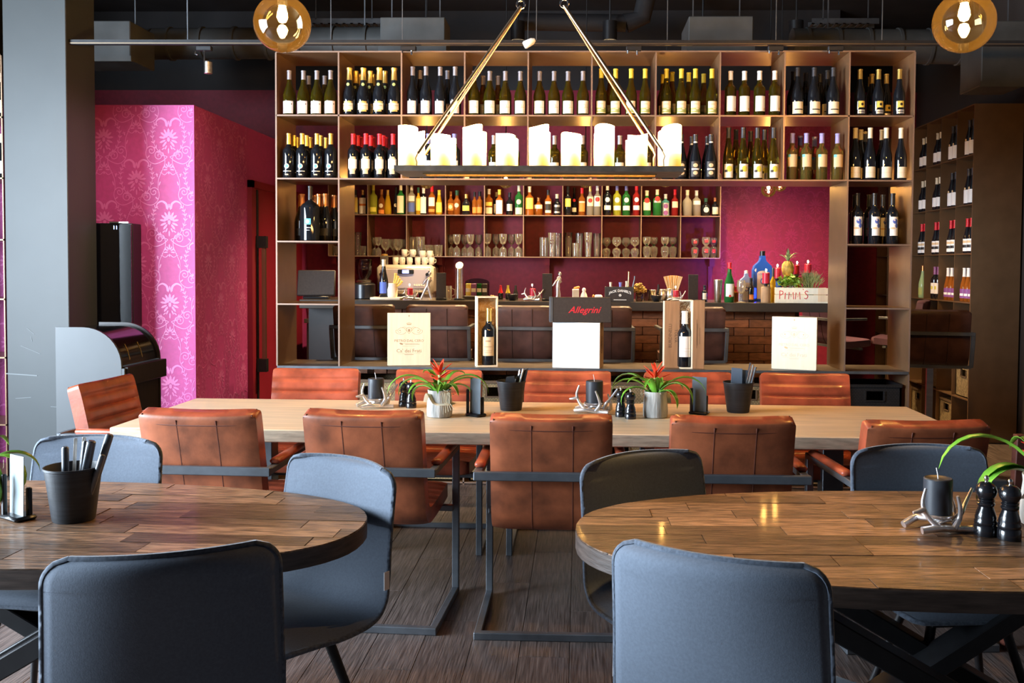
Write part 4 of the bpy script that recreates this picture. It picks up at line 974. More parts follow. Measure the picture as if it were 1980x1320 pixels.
# ---- upholstered denim-blue chair
def denim_chair():
    t = thing('denim_chair', 'x', 'chair', (0, 0, 0), 0, 'blue-grey upholstered chairs at the oval tables')
    prof_ = [(-.275, .865), (-.262, .79), (-.235, .67), (-.215, .56), (-.195, .490), (-.145, .445), (-.06, .437), (.08, .450), (.175, .456), (.205, .445)]
    q, outl, C = shell(prof_, lambda s: .455 + .03 * min(1, s * 1.6), .060, 96, 18, .048, .22, lambda s: .045 * max(0, 1 - s * 1.35) + .004, None, 2.6, .012)
    ob('upholstery', q.mesh('denim_shell', ['denim', 'denim'], 70), t)
    ob('piping', G().tube(outl + [outl[0]], .0078, 6).mesh('denim_piping', 'denim_piping', 60), t)
    ob('tag', G().box((.003, .020, .052), (-.246, -.175, .560)).mesh('denim_tag', 'tag_white', 0), t)
    ob('seat_plate', G().box((.26, .22, .012), (0, .02, .408), None, 0, .003).mesh('seat_plate', 'black_metal', 30), t)
    for sx in (-1, 1):
        for y0, y1 in ((.09, .185), (-.07, -.175)):
            ob('leg', G().tube([(sx * .11, y0, .41), (sx * .215, y1, .0)], [.0155, .0105], 12).mesh('leg', 'black_metal', 40), t)
    return t
dc0 = denim_chair(); df = [True]
def put_denim(x, y, deg, label):                 # x, y: middle of the top of the back
    rz = R(deg); o = Vector((0, .275)); cx = x - math.sin(rz) * .275; cy = y + math.cos(rz) * .275
    if df[0]: df[0] = False; dc0.location = (cx, cy, 0); dc0.rotation_euler = (0, 0, rz); dc0['label'] = label
    else: copy_tree(dc0, (cx, cy, 0), rz, label)
put_denim(-.843, 1.853, 21, 'large shadowed dark blue chair back in the foreground, at the cutlery bucket table')
put_denim(.272, 1.897, -24, 'bright blue chair with its back to us, at the candle holder table')
put_denim(-1.625, 3.142, 174, 'blue chair behind the cutlery bucket, facing us')
put_denim(1.127, 3.159, 187, 'dark blue chair behind the black candle, facing us')
put_denim(-.695, 2.83, 147, 'light blue chair at the rounded tip of the cutlery bucket table')
put_denim(.180, 2.97, -148, 'near-black chair at the rounded tip of the candle holder table')

# ---- long oak table
TX0, TX1, TY0, TY1, TZ = -2.0, 1.665, 3.885, 4.775, .76
t = thing('long_table', 'long pale oak table on dark steel legs between the leather armchairs', 'table', ((TX0 + TX1) / 2, (TY0 + TY1) / 2, 0), R(-.4))
hx, hy = (TX1 - TX0) / 2, (TY1 - TY0) / 2
q = G(); q.box((2 * hx, 2 * hy, .055), (0, 0, TZ - .0275), None, 0, .004)
for i, f in enumerate(q.f):
    n = sum((Vector(q.v[k]) for k in f), Vector()) / len(f)
    q.m[i] = 0 if n.z > TZ - .004 else 1
ob('tabletop', q.mesh('tabletop', ['oak', 'oak_edge'], 30), t)
for sx in (-1, 1):
    for sy in (-1, 1):
        ob('leg', G().span((sx * (hx - .42) - .05, sy * (hy - .16) - .05, 0), (sx * (hx - .42) + .05, sy * (hy - .16) + .05, TZ - .056), 0, .003).mesh('leg', 'steel_dark', 30), t)
    ob('cross_beam', G().span((sx * (hx - .42) - .04, -hy + .22, TZ - .11), (sx * (hx - .42) + .04, hy - .22, TZ - .056)).mesh('cross_beam', 'steel_dark', 0), t)

# ---- oval tables topped with recycled wood blocks
def clip(poly, edge):
    for (ax, ay), (bx, by) in zip(edge, edge[1:] + edge[:1]):
        out = []; nx, ny = -(by - ay), bx - ax
        for i, p in enumerate(poly):
            qn = poly[(i + 1) % len(poly)]; dp = (p[0] - ax) * nx + (p[1] - ay) * ny; dq = (qn[0] - ax) * nx + (qn[1] - ay) * ny
            if dp >= 0: out.append(p)
            if dp * dq < 0: s = dp / (dp - dq); out.append((p[0] + (qn[0] - p[0]) * s, p[1] + (qn[1] - p[1]) * s))
        poly = out
        if len(poly) < 3: return []
    return poly
def oval_table(cx, cy, a, b, rz, label, seed):
    rr = random.Random(seed); t = thing('oval_table', label, 'table', (cx, cy, 0), rz, 'oval block-wood tables')
    E_ = []
    for k in range(72):
        th = 2 * PI * k / 72; c, s = math.cos(th), math.sin(th); E_.append((a * math.copysign(abs(c) ** (2 / 2.35), c), b * math.copysign(abs(s) ** (2 / 2.35), s)))
    top = ob('tabletop', G().prism(E_, .700, .7465).mesh('tabletop', 'mosaic_core', 40), t)
    E2 = [(x * .9985, y * .9985) for x, y in E_]; hrow = 2 * b / 11
    for j in range(11):
        y0 = -b + j * hrow; x = -a - rr.uniform(0, .25)
        while x < a:
            ln = rr.choice((.24, .32, .40, .48, .56)); P = clip([(x + .0012, y0 + .0009), (x + ln - .0012, y0 + .0009), (x + ln - .0012, y0 + hrow - .0009), (x + .0012, y0 + hrow - .0009)], E2)
            if P and len(P) >= 3:
                xs = [p[0] for p in P]
                if max(xs) - min(xs) > .012:
                    mx = sum(p[0] for p in P) / len(P); my = sum(p[1] for p in P) / len(P)
                    z1 = .7500 + rr.uniform(-.0010, .0010)
                    ob('wood_block', G().prism([(px - mx, py - my) for px, py in P], .7462 - .73, z1 - .73).mesh('wood_block', 'mosaic_wood', 0), top, (mx, my, .73))
            x += ln
    for sx in (-1, 1):
        for sy in (-1, 1):
            ob('leg', G().bar((sx * .62, sy * .22, .70), (-sx * .55, sy * (.10 if sx * sy > 0 else .27), .0), .05, .105, 0, (0, 1, 0), .003).mesh('leg', 'black_metal', 30), t)
        ob('top_plate', G().box((.12, .56, .008), (sx * .62, 0, .695)).mesh('top_plate', 'black_metal', 0), t)
    return t
oval_table(-1.625, 2.53, 1.04, .435, R(-1.5), 'dark oval wood-block table with the cutlery bucket', 3)
oval_table(1.035, 2.525, 1.04, .465, R(1.5), 'warm brown oval wood-block table with the antler candle holder', 8)

# ================================================================== TABLEWARE
def antler(q, pts, rads, n=9): q.tube(smooth_pts(pts, 5), [rads[0] + (rads[1] - rads[0]) * (i / (len(smooth_pts(pts, 5)) - 1)) ** 1.2 for i in range(len(smooth_pts(pts, 5)))], n)
def candle_holder(loc, sc, rz, label, label_c, red=False, lit=False):
    t = thing('antler_candle_holder', label, 'candle holder', loc, rz, 'silver antler candle holders'); t.scale = (sc,) * 3
    ob('dish', G().lathe([(.020, .030), (.046, .040), (.051, .050), (.049, .051), (.044, .044), (.001, .043)], 24).mesh('dish', 'silver_cast', 50), t)
    A1 = [[(-.085, -.055, .014), (-.03, -.062, .020), (.03, -.05, .012), (.085, -.058, .012)], [(-.03, -.06, .020), (-.06, -.05, .05), (-.078, -.045, .09), (-.066, -.04, .135)],
          [(-.10, .02, .012), (-.05, .03, .03), (.01, .055, .02), (.07, .06, .012)], [(.02, -.055, .014), (.04, -.05, .045), (.035, -.06, .08), (.022, -.066, .115)],
          [(.05, .0, .02), (.065, -.02, .05), (.085, -.01, .075), (.115, 0, .12)], [(-.074, -.046, .075), (-.095, -.05, .07), (-.112, -.05, .068)], [(.07, .05, .014), (.075, .03, .045), (.062, .025, .09)],
          [(-.02, -.02, .02), (0, -.03, .035), (.03, -.02, .03), (.05, .01, .02)], [(-.05, .03, .03), (-.04, .0, .035), (-.01, -.03, .032)]]
    for k, P in enumerate(A1): q = G(); antler(q, P, (.0112 if k in (0, 2) else .0098, .0105 if k in (0, 2) else .0042)); ob('antler', q.mesh('antler', 'silver_cast', 60), t)
    c = thing('pillar_candle', label_c, 'candle', (loc[0], loc[1], loc[2] + .0515 * sc), 0, 'pillar candles'); c.scale = (sc,) * 3
    mt = 'candle_red' if red else 'candle_black'; hh = .075 if red else .105; rr = .030 if red else .042
    ob('wax', G().lathe([(rr, -.006), (rr, hh - .003), (rr - .003, hh), (rr - .008, hh - .002), (.001, hh - .004)], 24).mesh('wax', mt, 40), c)
    ob('wick', G().tube([(0, 0, hh - .005), (-.002, 0, hh + .012), (-.006, 0, hh + .030)], .0016, 6).mesh('wick', 'tag_white', 40), c)
    if lit: ob('flame', G().ball((-.006, 0, hh + .038), .007, 0, 10, 1.8).mesh('flame', 'flame', 60), c)
def mill(loc, sc, label):
    t = thing('pepper_mill', label, 'pepper mill', loc, 0, 'black pepper and salt mills'); t.scale = (sc,) * 3
    ob('body', G().lathe([(.026, 0), (.0265, .004), (.0265, .022), (.024, .025), (.0255, .028), (.0255, .034), (.0235, .037), (.0245, .043), (.021, .055), (.0175, .064), (.0165, .068), (.020, .072), (.0205, .076), (.0175, .079), (.020, .083), (.0165, .087)], 24).mesh('body', 'mill_black', 50), t)
    ob('head', G().lathe([(.0165, .087), (.019, .089), (.0235, .098), (.0245, .106), (.0215, .117), (.014, .124), (.007, .126), (.001, .1265)], 24).mesh('head', 'mill_black', 50), t)
    ob('knob', G().lathe([(.0045, .126), (.004, .129), (.0055, .133), (.006, .137), (.003, .141), (.0005, .142)], 12).mesh('knob', 'chrome', 50), t)
def menu_holder(loc, sc, rz, card, label, grp='black menu stands'):
    t = thing('menu_stand', label, 'menu holder', loc, rz, grp); t.scale = (sc,) * 3
    ob('base', G().box((.062, .090, .014), (0, 0, .007), None, 0, .006).mesh('base', 'black_plastic', 40), t)
    ob('post', G().box((.012, .014, .115), (-.022, .032, .068), None, 0, .003).mesh('post', 'black_plastic', 40), t)
    ob('post', G().box((.014, .014, .080), (.014, -.030, .050), None, 0, .003).mesh('post', 'black_plastic', 40), t)
    ob('card', G().box((.0022, .072, .165), (-.003, 0, .095), (0, R(1), 0)).mesh('card', card, 0), t)
def bucket(loc, sc, label, style, rz=0):
    t = thing('cutlery_bucket', label, 'bucket', loc, rz, 'black table buckets'); t.scale = (sc,) * 3
    ob('pail', G().lathe([(.053, 0), (.055, .004), (.073, .142), (.076, .144), (.076, .150), (.073, .150), (.070, .140), (.052, .008), (.001, .007)], 32).mesh('pail', 'bucket_black', 40), t)
    if style == 'cutlery':
        for (x, y, tx, ty, r_, hh) in ((-.012, -.02, .04, -.06, .0095, .200), (.010, .0, .20, .0, .012, .215), (.022, .014, .30, .05, .011, .235), (-.002, .02, .10, .05, .007, .205), (.03, -.01, .36, -.08, .008, .19)):
            M = Matrix.Translation((x, y, .01)) @ Euler((R(-ty * 57), R(tx * 57), 0)).to_matrix().to_4x4()
            ob('cutlery_handle', G().lathe([(r_ * .8, 0), (r_, .10), (r_, hh - .004), (r_ * .7, hh)], 10, 0, M).mesh('cutlery_handle', 'steel_dark', 40), t)
        for (x, y, tx) in ((.002, .03, .13), (-.004, .01, .06)):
            M = Matrix.Translation((x, y, .01)) @ Euler((0, tx, 0)).to_matrix().to_4x4()
            ob('knife', G().box((.010, .002, .21), (0, 0, .11), M, 0, .0008).mesh('knife', 'brushed_steel', 0), t)
    else:
        def cloth(poly, dep, M, mat): ob('napkin', G().prism(poly, -dep / 2, dep / 2, 0, M @ FACE).mesh('napkin', mat, 0), t)
        if style == 'napkin_dark':
            cloth([(-.045, .05), (.03, .05), (.022, .175), (-.018, .170)], .02, Matrix.Translation((-.005, -.01, 0)), 'napkin_dark'); cloth([(-.02, .05), (.04, .05), (.078, .215), (.05, .20), (.02, .17)], .016, Matrix.Translation((.01, .012, 0)), 'napkin_dark')
            ob('cutlery_handle', G().tube([(.02, 0, .05), (.062, 0, .212)], .006, 8).tube([(.02, .015, .05), (.045, .01, .205)], .006, 8).mesh('cutlery_handle', 'chrome', 40), t)
        else:
            cloth([(-.028, .05), (.03, .05), (.030, .215), (-.022, .220)], .004, Matrix.Translation((-.012, 0, 0)), 'napkin_blue'); cloth([(-.02, .05), (.045, .05), (.045, .205), (-.004, .210)], .004, Matrix.Translation((.012, .012, 0)), 'napkin_blue')
            for k in range(3): ob('cutlery_handle', G().tube([(.02 + .01 * k, -.005 * k, .05), (.058 + .012 * k, -.006 * k, .245 - .01 * k)], .0055, 8).mesh('cutlery_handle', ('chrome', 'brushed_steel', 'steel_dark')[k], 40), t)
def leaf_blade(L_, wd, droop, lift, ang, base=(0, 0, 0), curl=0.0, n=12):
    q = G(); pts = []; y = 0; z = 0; a = lift; st = L_ / n
    for i in range(n + 1):
        pts.append((y, z)); a -= droop / n * (0.5 + i / n); y += math.cos(a) * st; z += math.sin(a) * st
    vs = []
    ca, sa = math.cos(ang), math.sin(ang)
    for i, (y, z) in enumerate(pts):
        s = i / n; wv = wd * (0.75 + .5 * s) * (1 - s ** 3) ** .8 + .0006
        for k, (ox, oz) in enumerate(((-.5, .10), (0, -.06), (.5, .10))):
            x_ = ox * wv; zz = z + oz * wv * 1.6
            vs.append((base[0] + x_ * -sa + y * ca, base[1] + x_ * ca + y * sa, base[2] + zz))
    m = len(vs); vs2 = [(x, y_, z_ - .0012) for x, y_, z_ in vs]; fs = []
    for i in range(n):
        for k in range(2):
            a0 = i * 3 + k; fs.append((a0, a0 + 3, a0 + 4, a0 + 1)); fs.append((m + a0, m + a0 + 1, m + a0 + 4, m + a0 + 3))
        fs.append((i * 3, m + i * 3, m + i * 3 + 3, i * 3 + 3)); fs.append((i * 3 + 2, i * 3 + 5, m + i * 3 + 5, m + i * 3 + 2))
    return q.add(vs + vs2, fs)
def bromeliad(loc, sc, rz, label, seed, leaves=None):
    rr = random.Random(seed); t = thing('potted_bromeliad', label, 'plant', loc, rz, 'bromeliads in grey bark pots'); t.scale = (sc,) * 3
    ob('pot', G().lathe([(.050, 0), (.056, .004), (.058, .03), (.056, .07), (.052, .105), (.054, .122), (.050, .122), (.047, .10), (.001, .098)], 28).mesh('pot', 'bark_pot', 50), t)
    ob('soil', G().lathe([(.0485, .098), (.02, .108), (.001, .11)], 16).mesh('soil', 'soil', 50), t)
    ob('strap', G().tube([(.060 * math.cos(R(a)), .060 * math.sin(R(a)), .064 + .028 * (1 if a > 245 else (a - 180) / 65 if a > 180 else 0) * (0.0) + .045 * math.exp(-((a - 225) / 22) ** 2)) for a in range(190, 372, 8)], .013, 6, 0, True, .12).mesh('strap', 'strap', 50), t)
    q = G(); straw(q, 26, -.04, .06, -.058, .05, .095, .135, 0, .0008)
    for k in range(5): q.tube([(.02 + .008 * k, -.050, .115), (.03 + .006 * k, -.060, .07), (.024 + .012 * k, -.061, .02 + .006 * k)], .0008, 4)
    s_ = ob('fibre', q.mesh('fibre', 'fibre', 0), t); s_['kind'] = 'stuff'
    LV = leaves or [(195, .30, 2.6, 1.15), (165, .27, 2.9, 1.1), (150, .20, 2.7, .85), (345, .30, 2.7, 1.2), (15, .29, 2.9, 1.1), (30, .22, 2.8, .9), (230, .20, 2.3, 1.1), (310, .19, 2.4, 1.1), (270, .16, 2.4, 1.2), (90, .24, 2.2, 1.25), (120, .22, 2.0, 1.3), (60, .22, 2.1, 1.3), (250, .13, 2.0, 1.35), (290, .14, 1.9, 1.3)]
    for (a, L_, dr, lf) in LV:
        ob('leaf', leaf_blade(L_, .027, dr, lf, R(a + rr.uniform(-6, 6)), (.012 * math.cos(R(a)), .012 * math.sin(R(a)), .10)).mesh('leaf', 'leaf', 60), t)
    for k in range(13):
        a = k * 137.5; el = .25 + 1.0 * k / 13
        ob('bract', leaf_blade(.060 + .025 * (1 - abs(k - 6) / 9), .017, .25, el, R(a), (0, 0, .155 + .004 * k), 0, 6).mesh('bract', 'bract', 60), t)
    ob('flower_stem', G().tube([(0, 0, .10), (0, 0, .20)], [.012, .008], 10).mesh('flower_stem', 'leaf_pale', 50), t)
# on the long table
def at(px, py, Z=TZ): return tuple(onZ(px, py, Z))
p = at(727, 787); candle_holder(p, .92, R(20), 'silver antler candle holder on the long table, second chair from the pillar', 'black pillar candle on the long table, beside two mills and the bark pot')
p = at(1149, 797); candle_holder(p, .98, R(-15), 'silver antler candle holder at the middle of the long table', 'black pillar candle at the middle of the long table')
for px, py, l in ((781, 785, 'pepper mill on the long table beside the candle, behind its twin'), (795, 788, 'pepper mill on the long table touching the bark pot'), (1200, 805, 'pepper mill on the long table centre, half hidden by its twin'), (1219, 809, 'pepper mill on the long table centre, just left of the bark pot')):
    mill(at(px, py), 1.0 if py < 800 else .98, l)
bromeliad(at(850, 805), 1.03, R(0), 'red-flowered bromeliad in a grey bark pot, beside the menu stand', 5)
bromeliad(at(1267, 806), 1.0, R(160), 'red-flowered bromeliad in a grey bark pot near the table middle', 9)
menu_holder(at(920, 804), 1.0, R(48), 'card_grey', 'black menu stand beside the first bromeliad on the long table')
menu_holder(at(1352, 800), 1.0, R(64), 'card_grey', 'black menu stand beside the second bromeliad on the long table')
bucket(at(988, 792), .95, 'black bucket with dark napkins on the long table', 'napkin_dark')
bucket(at(1427, 796), .98, 'black bucket with blue-grey napkins on the long table', 'napkin_blue')
# on the oval tables
bucket(at(143, 1004, .75), 1.0, 'black bucket full of cutlery on the dark oval table', 'cutlery')
menu_holder(at(36, 1003, .75), 1.0, R(58), 'card_pale', 'black menu stand at the picture edge on the dark oval table')
bromeliad(at(-52, 985, .75), 1.0, R(0), 'bromeliad mostly out of view, one green leaf hanging over the menu stand', 4, [(355, .25, 3.3, 1.15), (330, .26, 3.2, .95), (20, .22, 2.6, 1.1), (180, .26, 2.4, 1.1), (230, .2, 2.4, 1.1), (280, .16, 2.2, 1.1), (90, .24, 2.2, 1.2)])
candle_holder(at(1812, 1022, .75), .90, R(12), 'silver antler candle holder on the warm brown oval table', 'thick black pillar candle on the warm brown oval table')
mill(at(1905, 1033, .75), 1.13, 'black mill on the warm brown oval table, next to the antlers'); mill(at(1951, 1041, .75), 1.13, 'black mill on the warm brown oval table, nearest the picture edge')
bromeliad(at(2022, 1015, .75), 1.15, R(0), 'bromeliad at the picture edge, long leaves arching over the two mills', 6, [(178, .34, 2.6, 1.25), (190, .26, 2.9, .95), (200, .27, 2.8, .85), (20, .26, 2.4, 1.1), (320, .2, 2.4, 1.1), (280, .16, 2.2, 1.1), (90, .24, 2.2, 1.2)])

# ================================================================== BAR
BY, BZ = 7.25, 1.188
t = thing('bar_counter', 'long bar counter with a dark top and a front of reddish wood bricks', 'bar', (0, 7.44, 0))
ob('countertop', G().span((-2.20, BY - 7.44, BZ - .07), (1.95, .46, BZ), 0, .004).mesh('countertop', 'bar_top', 30), t)
ob('core', G().span((-1.90, .02, 0), (1.752, .40, BZ - .071)).mesh('core', 'bar_dark', 0), t)
ob('service_cabinet', G().span((-2.18, .0, 0), (-1.905, .40, BZ - .071)).mesh('service_cabinet', 'cabinet_black', 0), t)
bm_ = G().box((.236, .030, .0635), (0, 0, 0), None, 0, .003).mesh('brick', 'brick_wood', 0)
bs_ = G().box((.114, .030, .0635), (0, 0, 0), None, 0, .003).mesh('brick', 'brick_wood', 0)
for j in range(9):
    z = BZ - .071 - .034 - j * .066; x = -1.90
    k = 0
    while x < 1.74:
        if k == 0 and j % 2: ln, me = .119, bs_
        elif x + .241 > 1.758: ln, me = .119, bs_
        else: ln, me = .241, bm_
        if x + ln < 1.76: ob('brick', me, t, (x + ln / 2, rng.uniform(-.004, .004), z))
        x += ln; k += 1
t = thing('back_counter', 'low dark work counter behind the bar', 'counter', (0, 8.72, 0))
ob('worktop', G().span((-2.6, 0, .91), (1.7, .62, .95), 0, .003).mesh('worktop', 'bar_top', 30), t)
for k in range(5): ob('cabinet_front', G().span((-2.58 + k * .85, .02, .08), (-2.58 + k * .85 + .84, .60, .905)).mesh('cabinet_front', 'cabinet_black', 0), t)

# ---- bar stools
def bar_stool(mat='stool_leather'):
    t = thing('bar_stool', 'x', 'stool', (0, 0, 0), 0, 'brown leather bar stools')
    prof_ = [(-.235, 1.170), (-.222, 1.10), (-.200, 1.00), (-.180, .90), (-.160, .835), (-.115, .795), (-.04, .785), (.10, .792), (.20, .80)]
    q, outl, C = shell(prof_, lambda s: .445, .075, 50, 14, .018, .75, lambda s: .012 * max(0, 1 - s * 1.7), (.05, .97, .055, .007), 8)
    ob('upholstery', q.mesh('stool_shell', [mat, mat], 60), t)
    sm = G()
    for u in (-.073, .075):
        pts = []
        for i in range(1, 27):
            tn = C[i + 1] - C[i - 1]; tn.normalize(); n = Vector((0, -tn.z, tn.y)); pts.append(C[i] + Vector((u, 0, 0)) - n * .0375)
        sm.tube(pts, .003, 6)
    ob('back_seam', sm.mesh('back_seam', 'stool_seam', 50), t)
    W = .235
    ob('rear_bar', G().bar((-W - .012, -.253, 1.010), (W + .012, -.253, 1.010), .024, .026, 0, (0, 0, 1), .003).mesh('rear_bar', 'steel_dark', 30), t)
    for sx in (-1, 1):
        ob('arm', G().bar((sx * W, -.253, 1.010), (sx * W, .13, 1.010), .026, .022, 0, (0, 0, 1), .003).mesh('arm', 'steel_dark', 30), t)
        ob('arm_post', G().bar((sx * W, -.253, 1.0), (sx * W, -.20, .775), .026, .024, 0, (0, 1, 0), .003).mesh('arm_post', 'steel_dark', 30), t)
    ob('under_bar', G().bar((-W, -.20, .775), (W, -.20, .775), .022, .02).mesh('under_bar', 'steel_dark', 0), t); ob('under_bar', G().bar((-W, .08, .745), (W, .08, .745), .03, .02).mesh('under_bar', 'steel_dark', 0), t)
    ob('column', G().span((-.022, -.022, .02), (.022, .022, .76)).mesh('column', 'brushed_steel', 0), t)
    ob('foot_plate', G().span((-.21, -.21, 0), (.21, .21, .02), 0, .003).mesh('foot_plate', 'steel_dark', 30), t)
    ob('footrest', G().bar((-.17, .14, .32), (.17, .14, .32), .024, .024).bar((0, 0, .32), (0, .14, .32), .024, .024).mesh('footrest', 'steel_dark', 0), t)
    return t
bs0 = bar_stool(); sx0 = [702, 843, 1010, 1161, 1341]
for k, px in enumerate(sx0):
    p = onY(px, 632, 6.72); l = 'dark brown leather bar stool at the counter, %s behind the rack hatch' % ORD[k]
    if k == 0: bs0.location = (p.x, 6.97, 0); bs0['label'] = l
    else: copy_tree(bs0, (p.x, 6.97, 0), R((0, 1, -1, 1, 2)[k]), l)
p = onY(1825, 650, 6.55); copy_tree(bs0, (p.x, 6.80, 0), R(-10), 'dark brown leather bar stool standing free, beside the end of the wine rack')
ps0 = bar_stool('purple_leather'); p = onY(1700, 640, 8.6); ps0.location = (p.x + .22, 8.75, 0); ps0.rotation_euler = (0, 0, R(62)); ps0['label'] = 'purplish ribbed bar stool glimpsed through the last rack column'; ps0['group'] = 'bar stools beyond the counter'
p = onY(1626, 640, 8.4); copy_tree(ps0, (p.x, 8.5, 0), R(-70), 'purplish bar stool half hidden behind the wide rack upright')

# ---- wall shelf for spirits and glasses
SY, SD = 9.05, .295
SZ = [2.365, 1.957, 1.553]
SX = [-2.455] + [-2.068 + .3806 * k for k in range(10)]
t = thing('spirit_shelf', 'brown two-tier wall shelf of spirits and glasses behind the bar', 'shelf', (0, SY, 0))
for z in SZ:
    q = G(); q.span((SX[0], 0, z - .008), (SX[-1], SD, z)); q.m[2] = 1; ob('shelf_board', q.mesh('shelf_board', ['steel_brown', 'steel_edge'], 0), t)
for x in SX:
    for z0, z1 in ((SZ[1], SZ[0]), (SZ[2], SZ[1])):
        q = G(); q.span((x - .004, 0, z0), (x + .004, SD, z1 - .008)); q.m[2] = 1; ob('divider', q.mesh('divider', ['steel_brown', 'steel_edge'], 0), t)
for px in (647, 851, 1058, 1376):
    p = onY(px, 505, 9.2); ob('bracket', G().span((p.x - .025, .12, 1.47), (p.x + .025, SD, 1.545)).span((p.x - .02, .24, .96), (p.x + .02, SD, 1.47)).mesh('bracket', 'red_paint', 0), t)
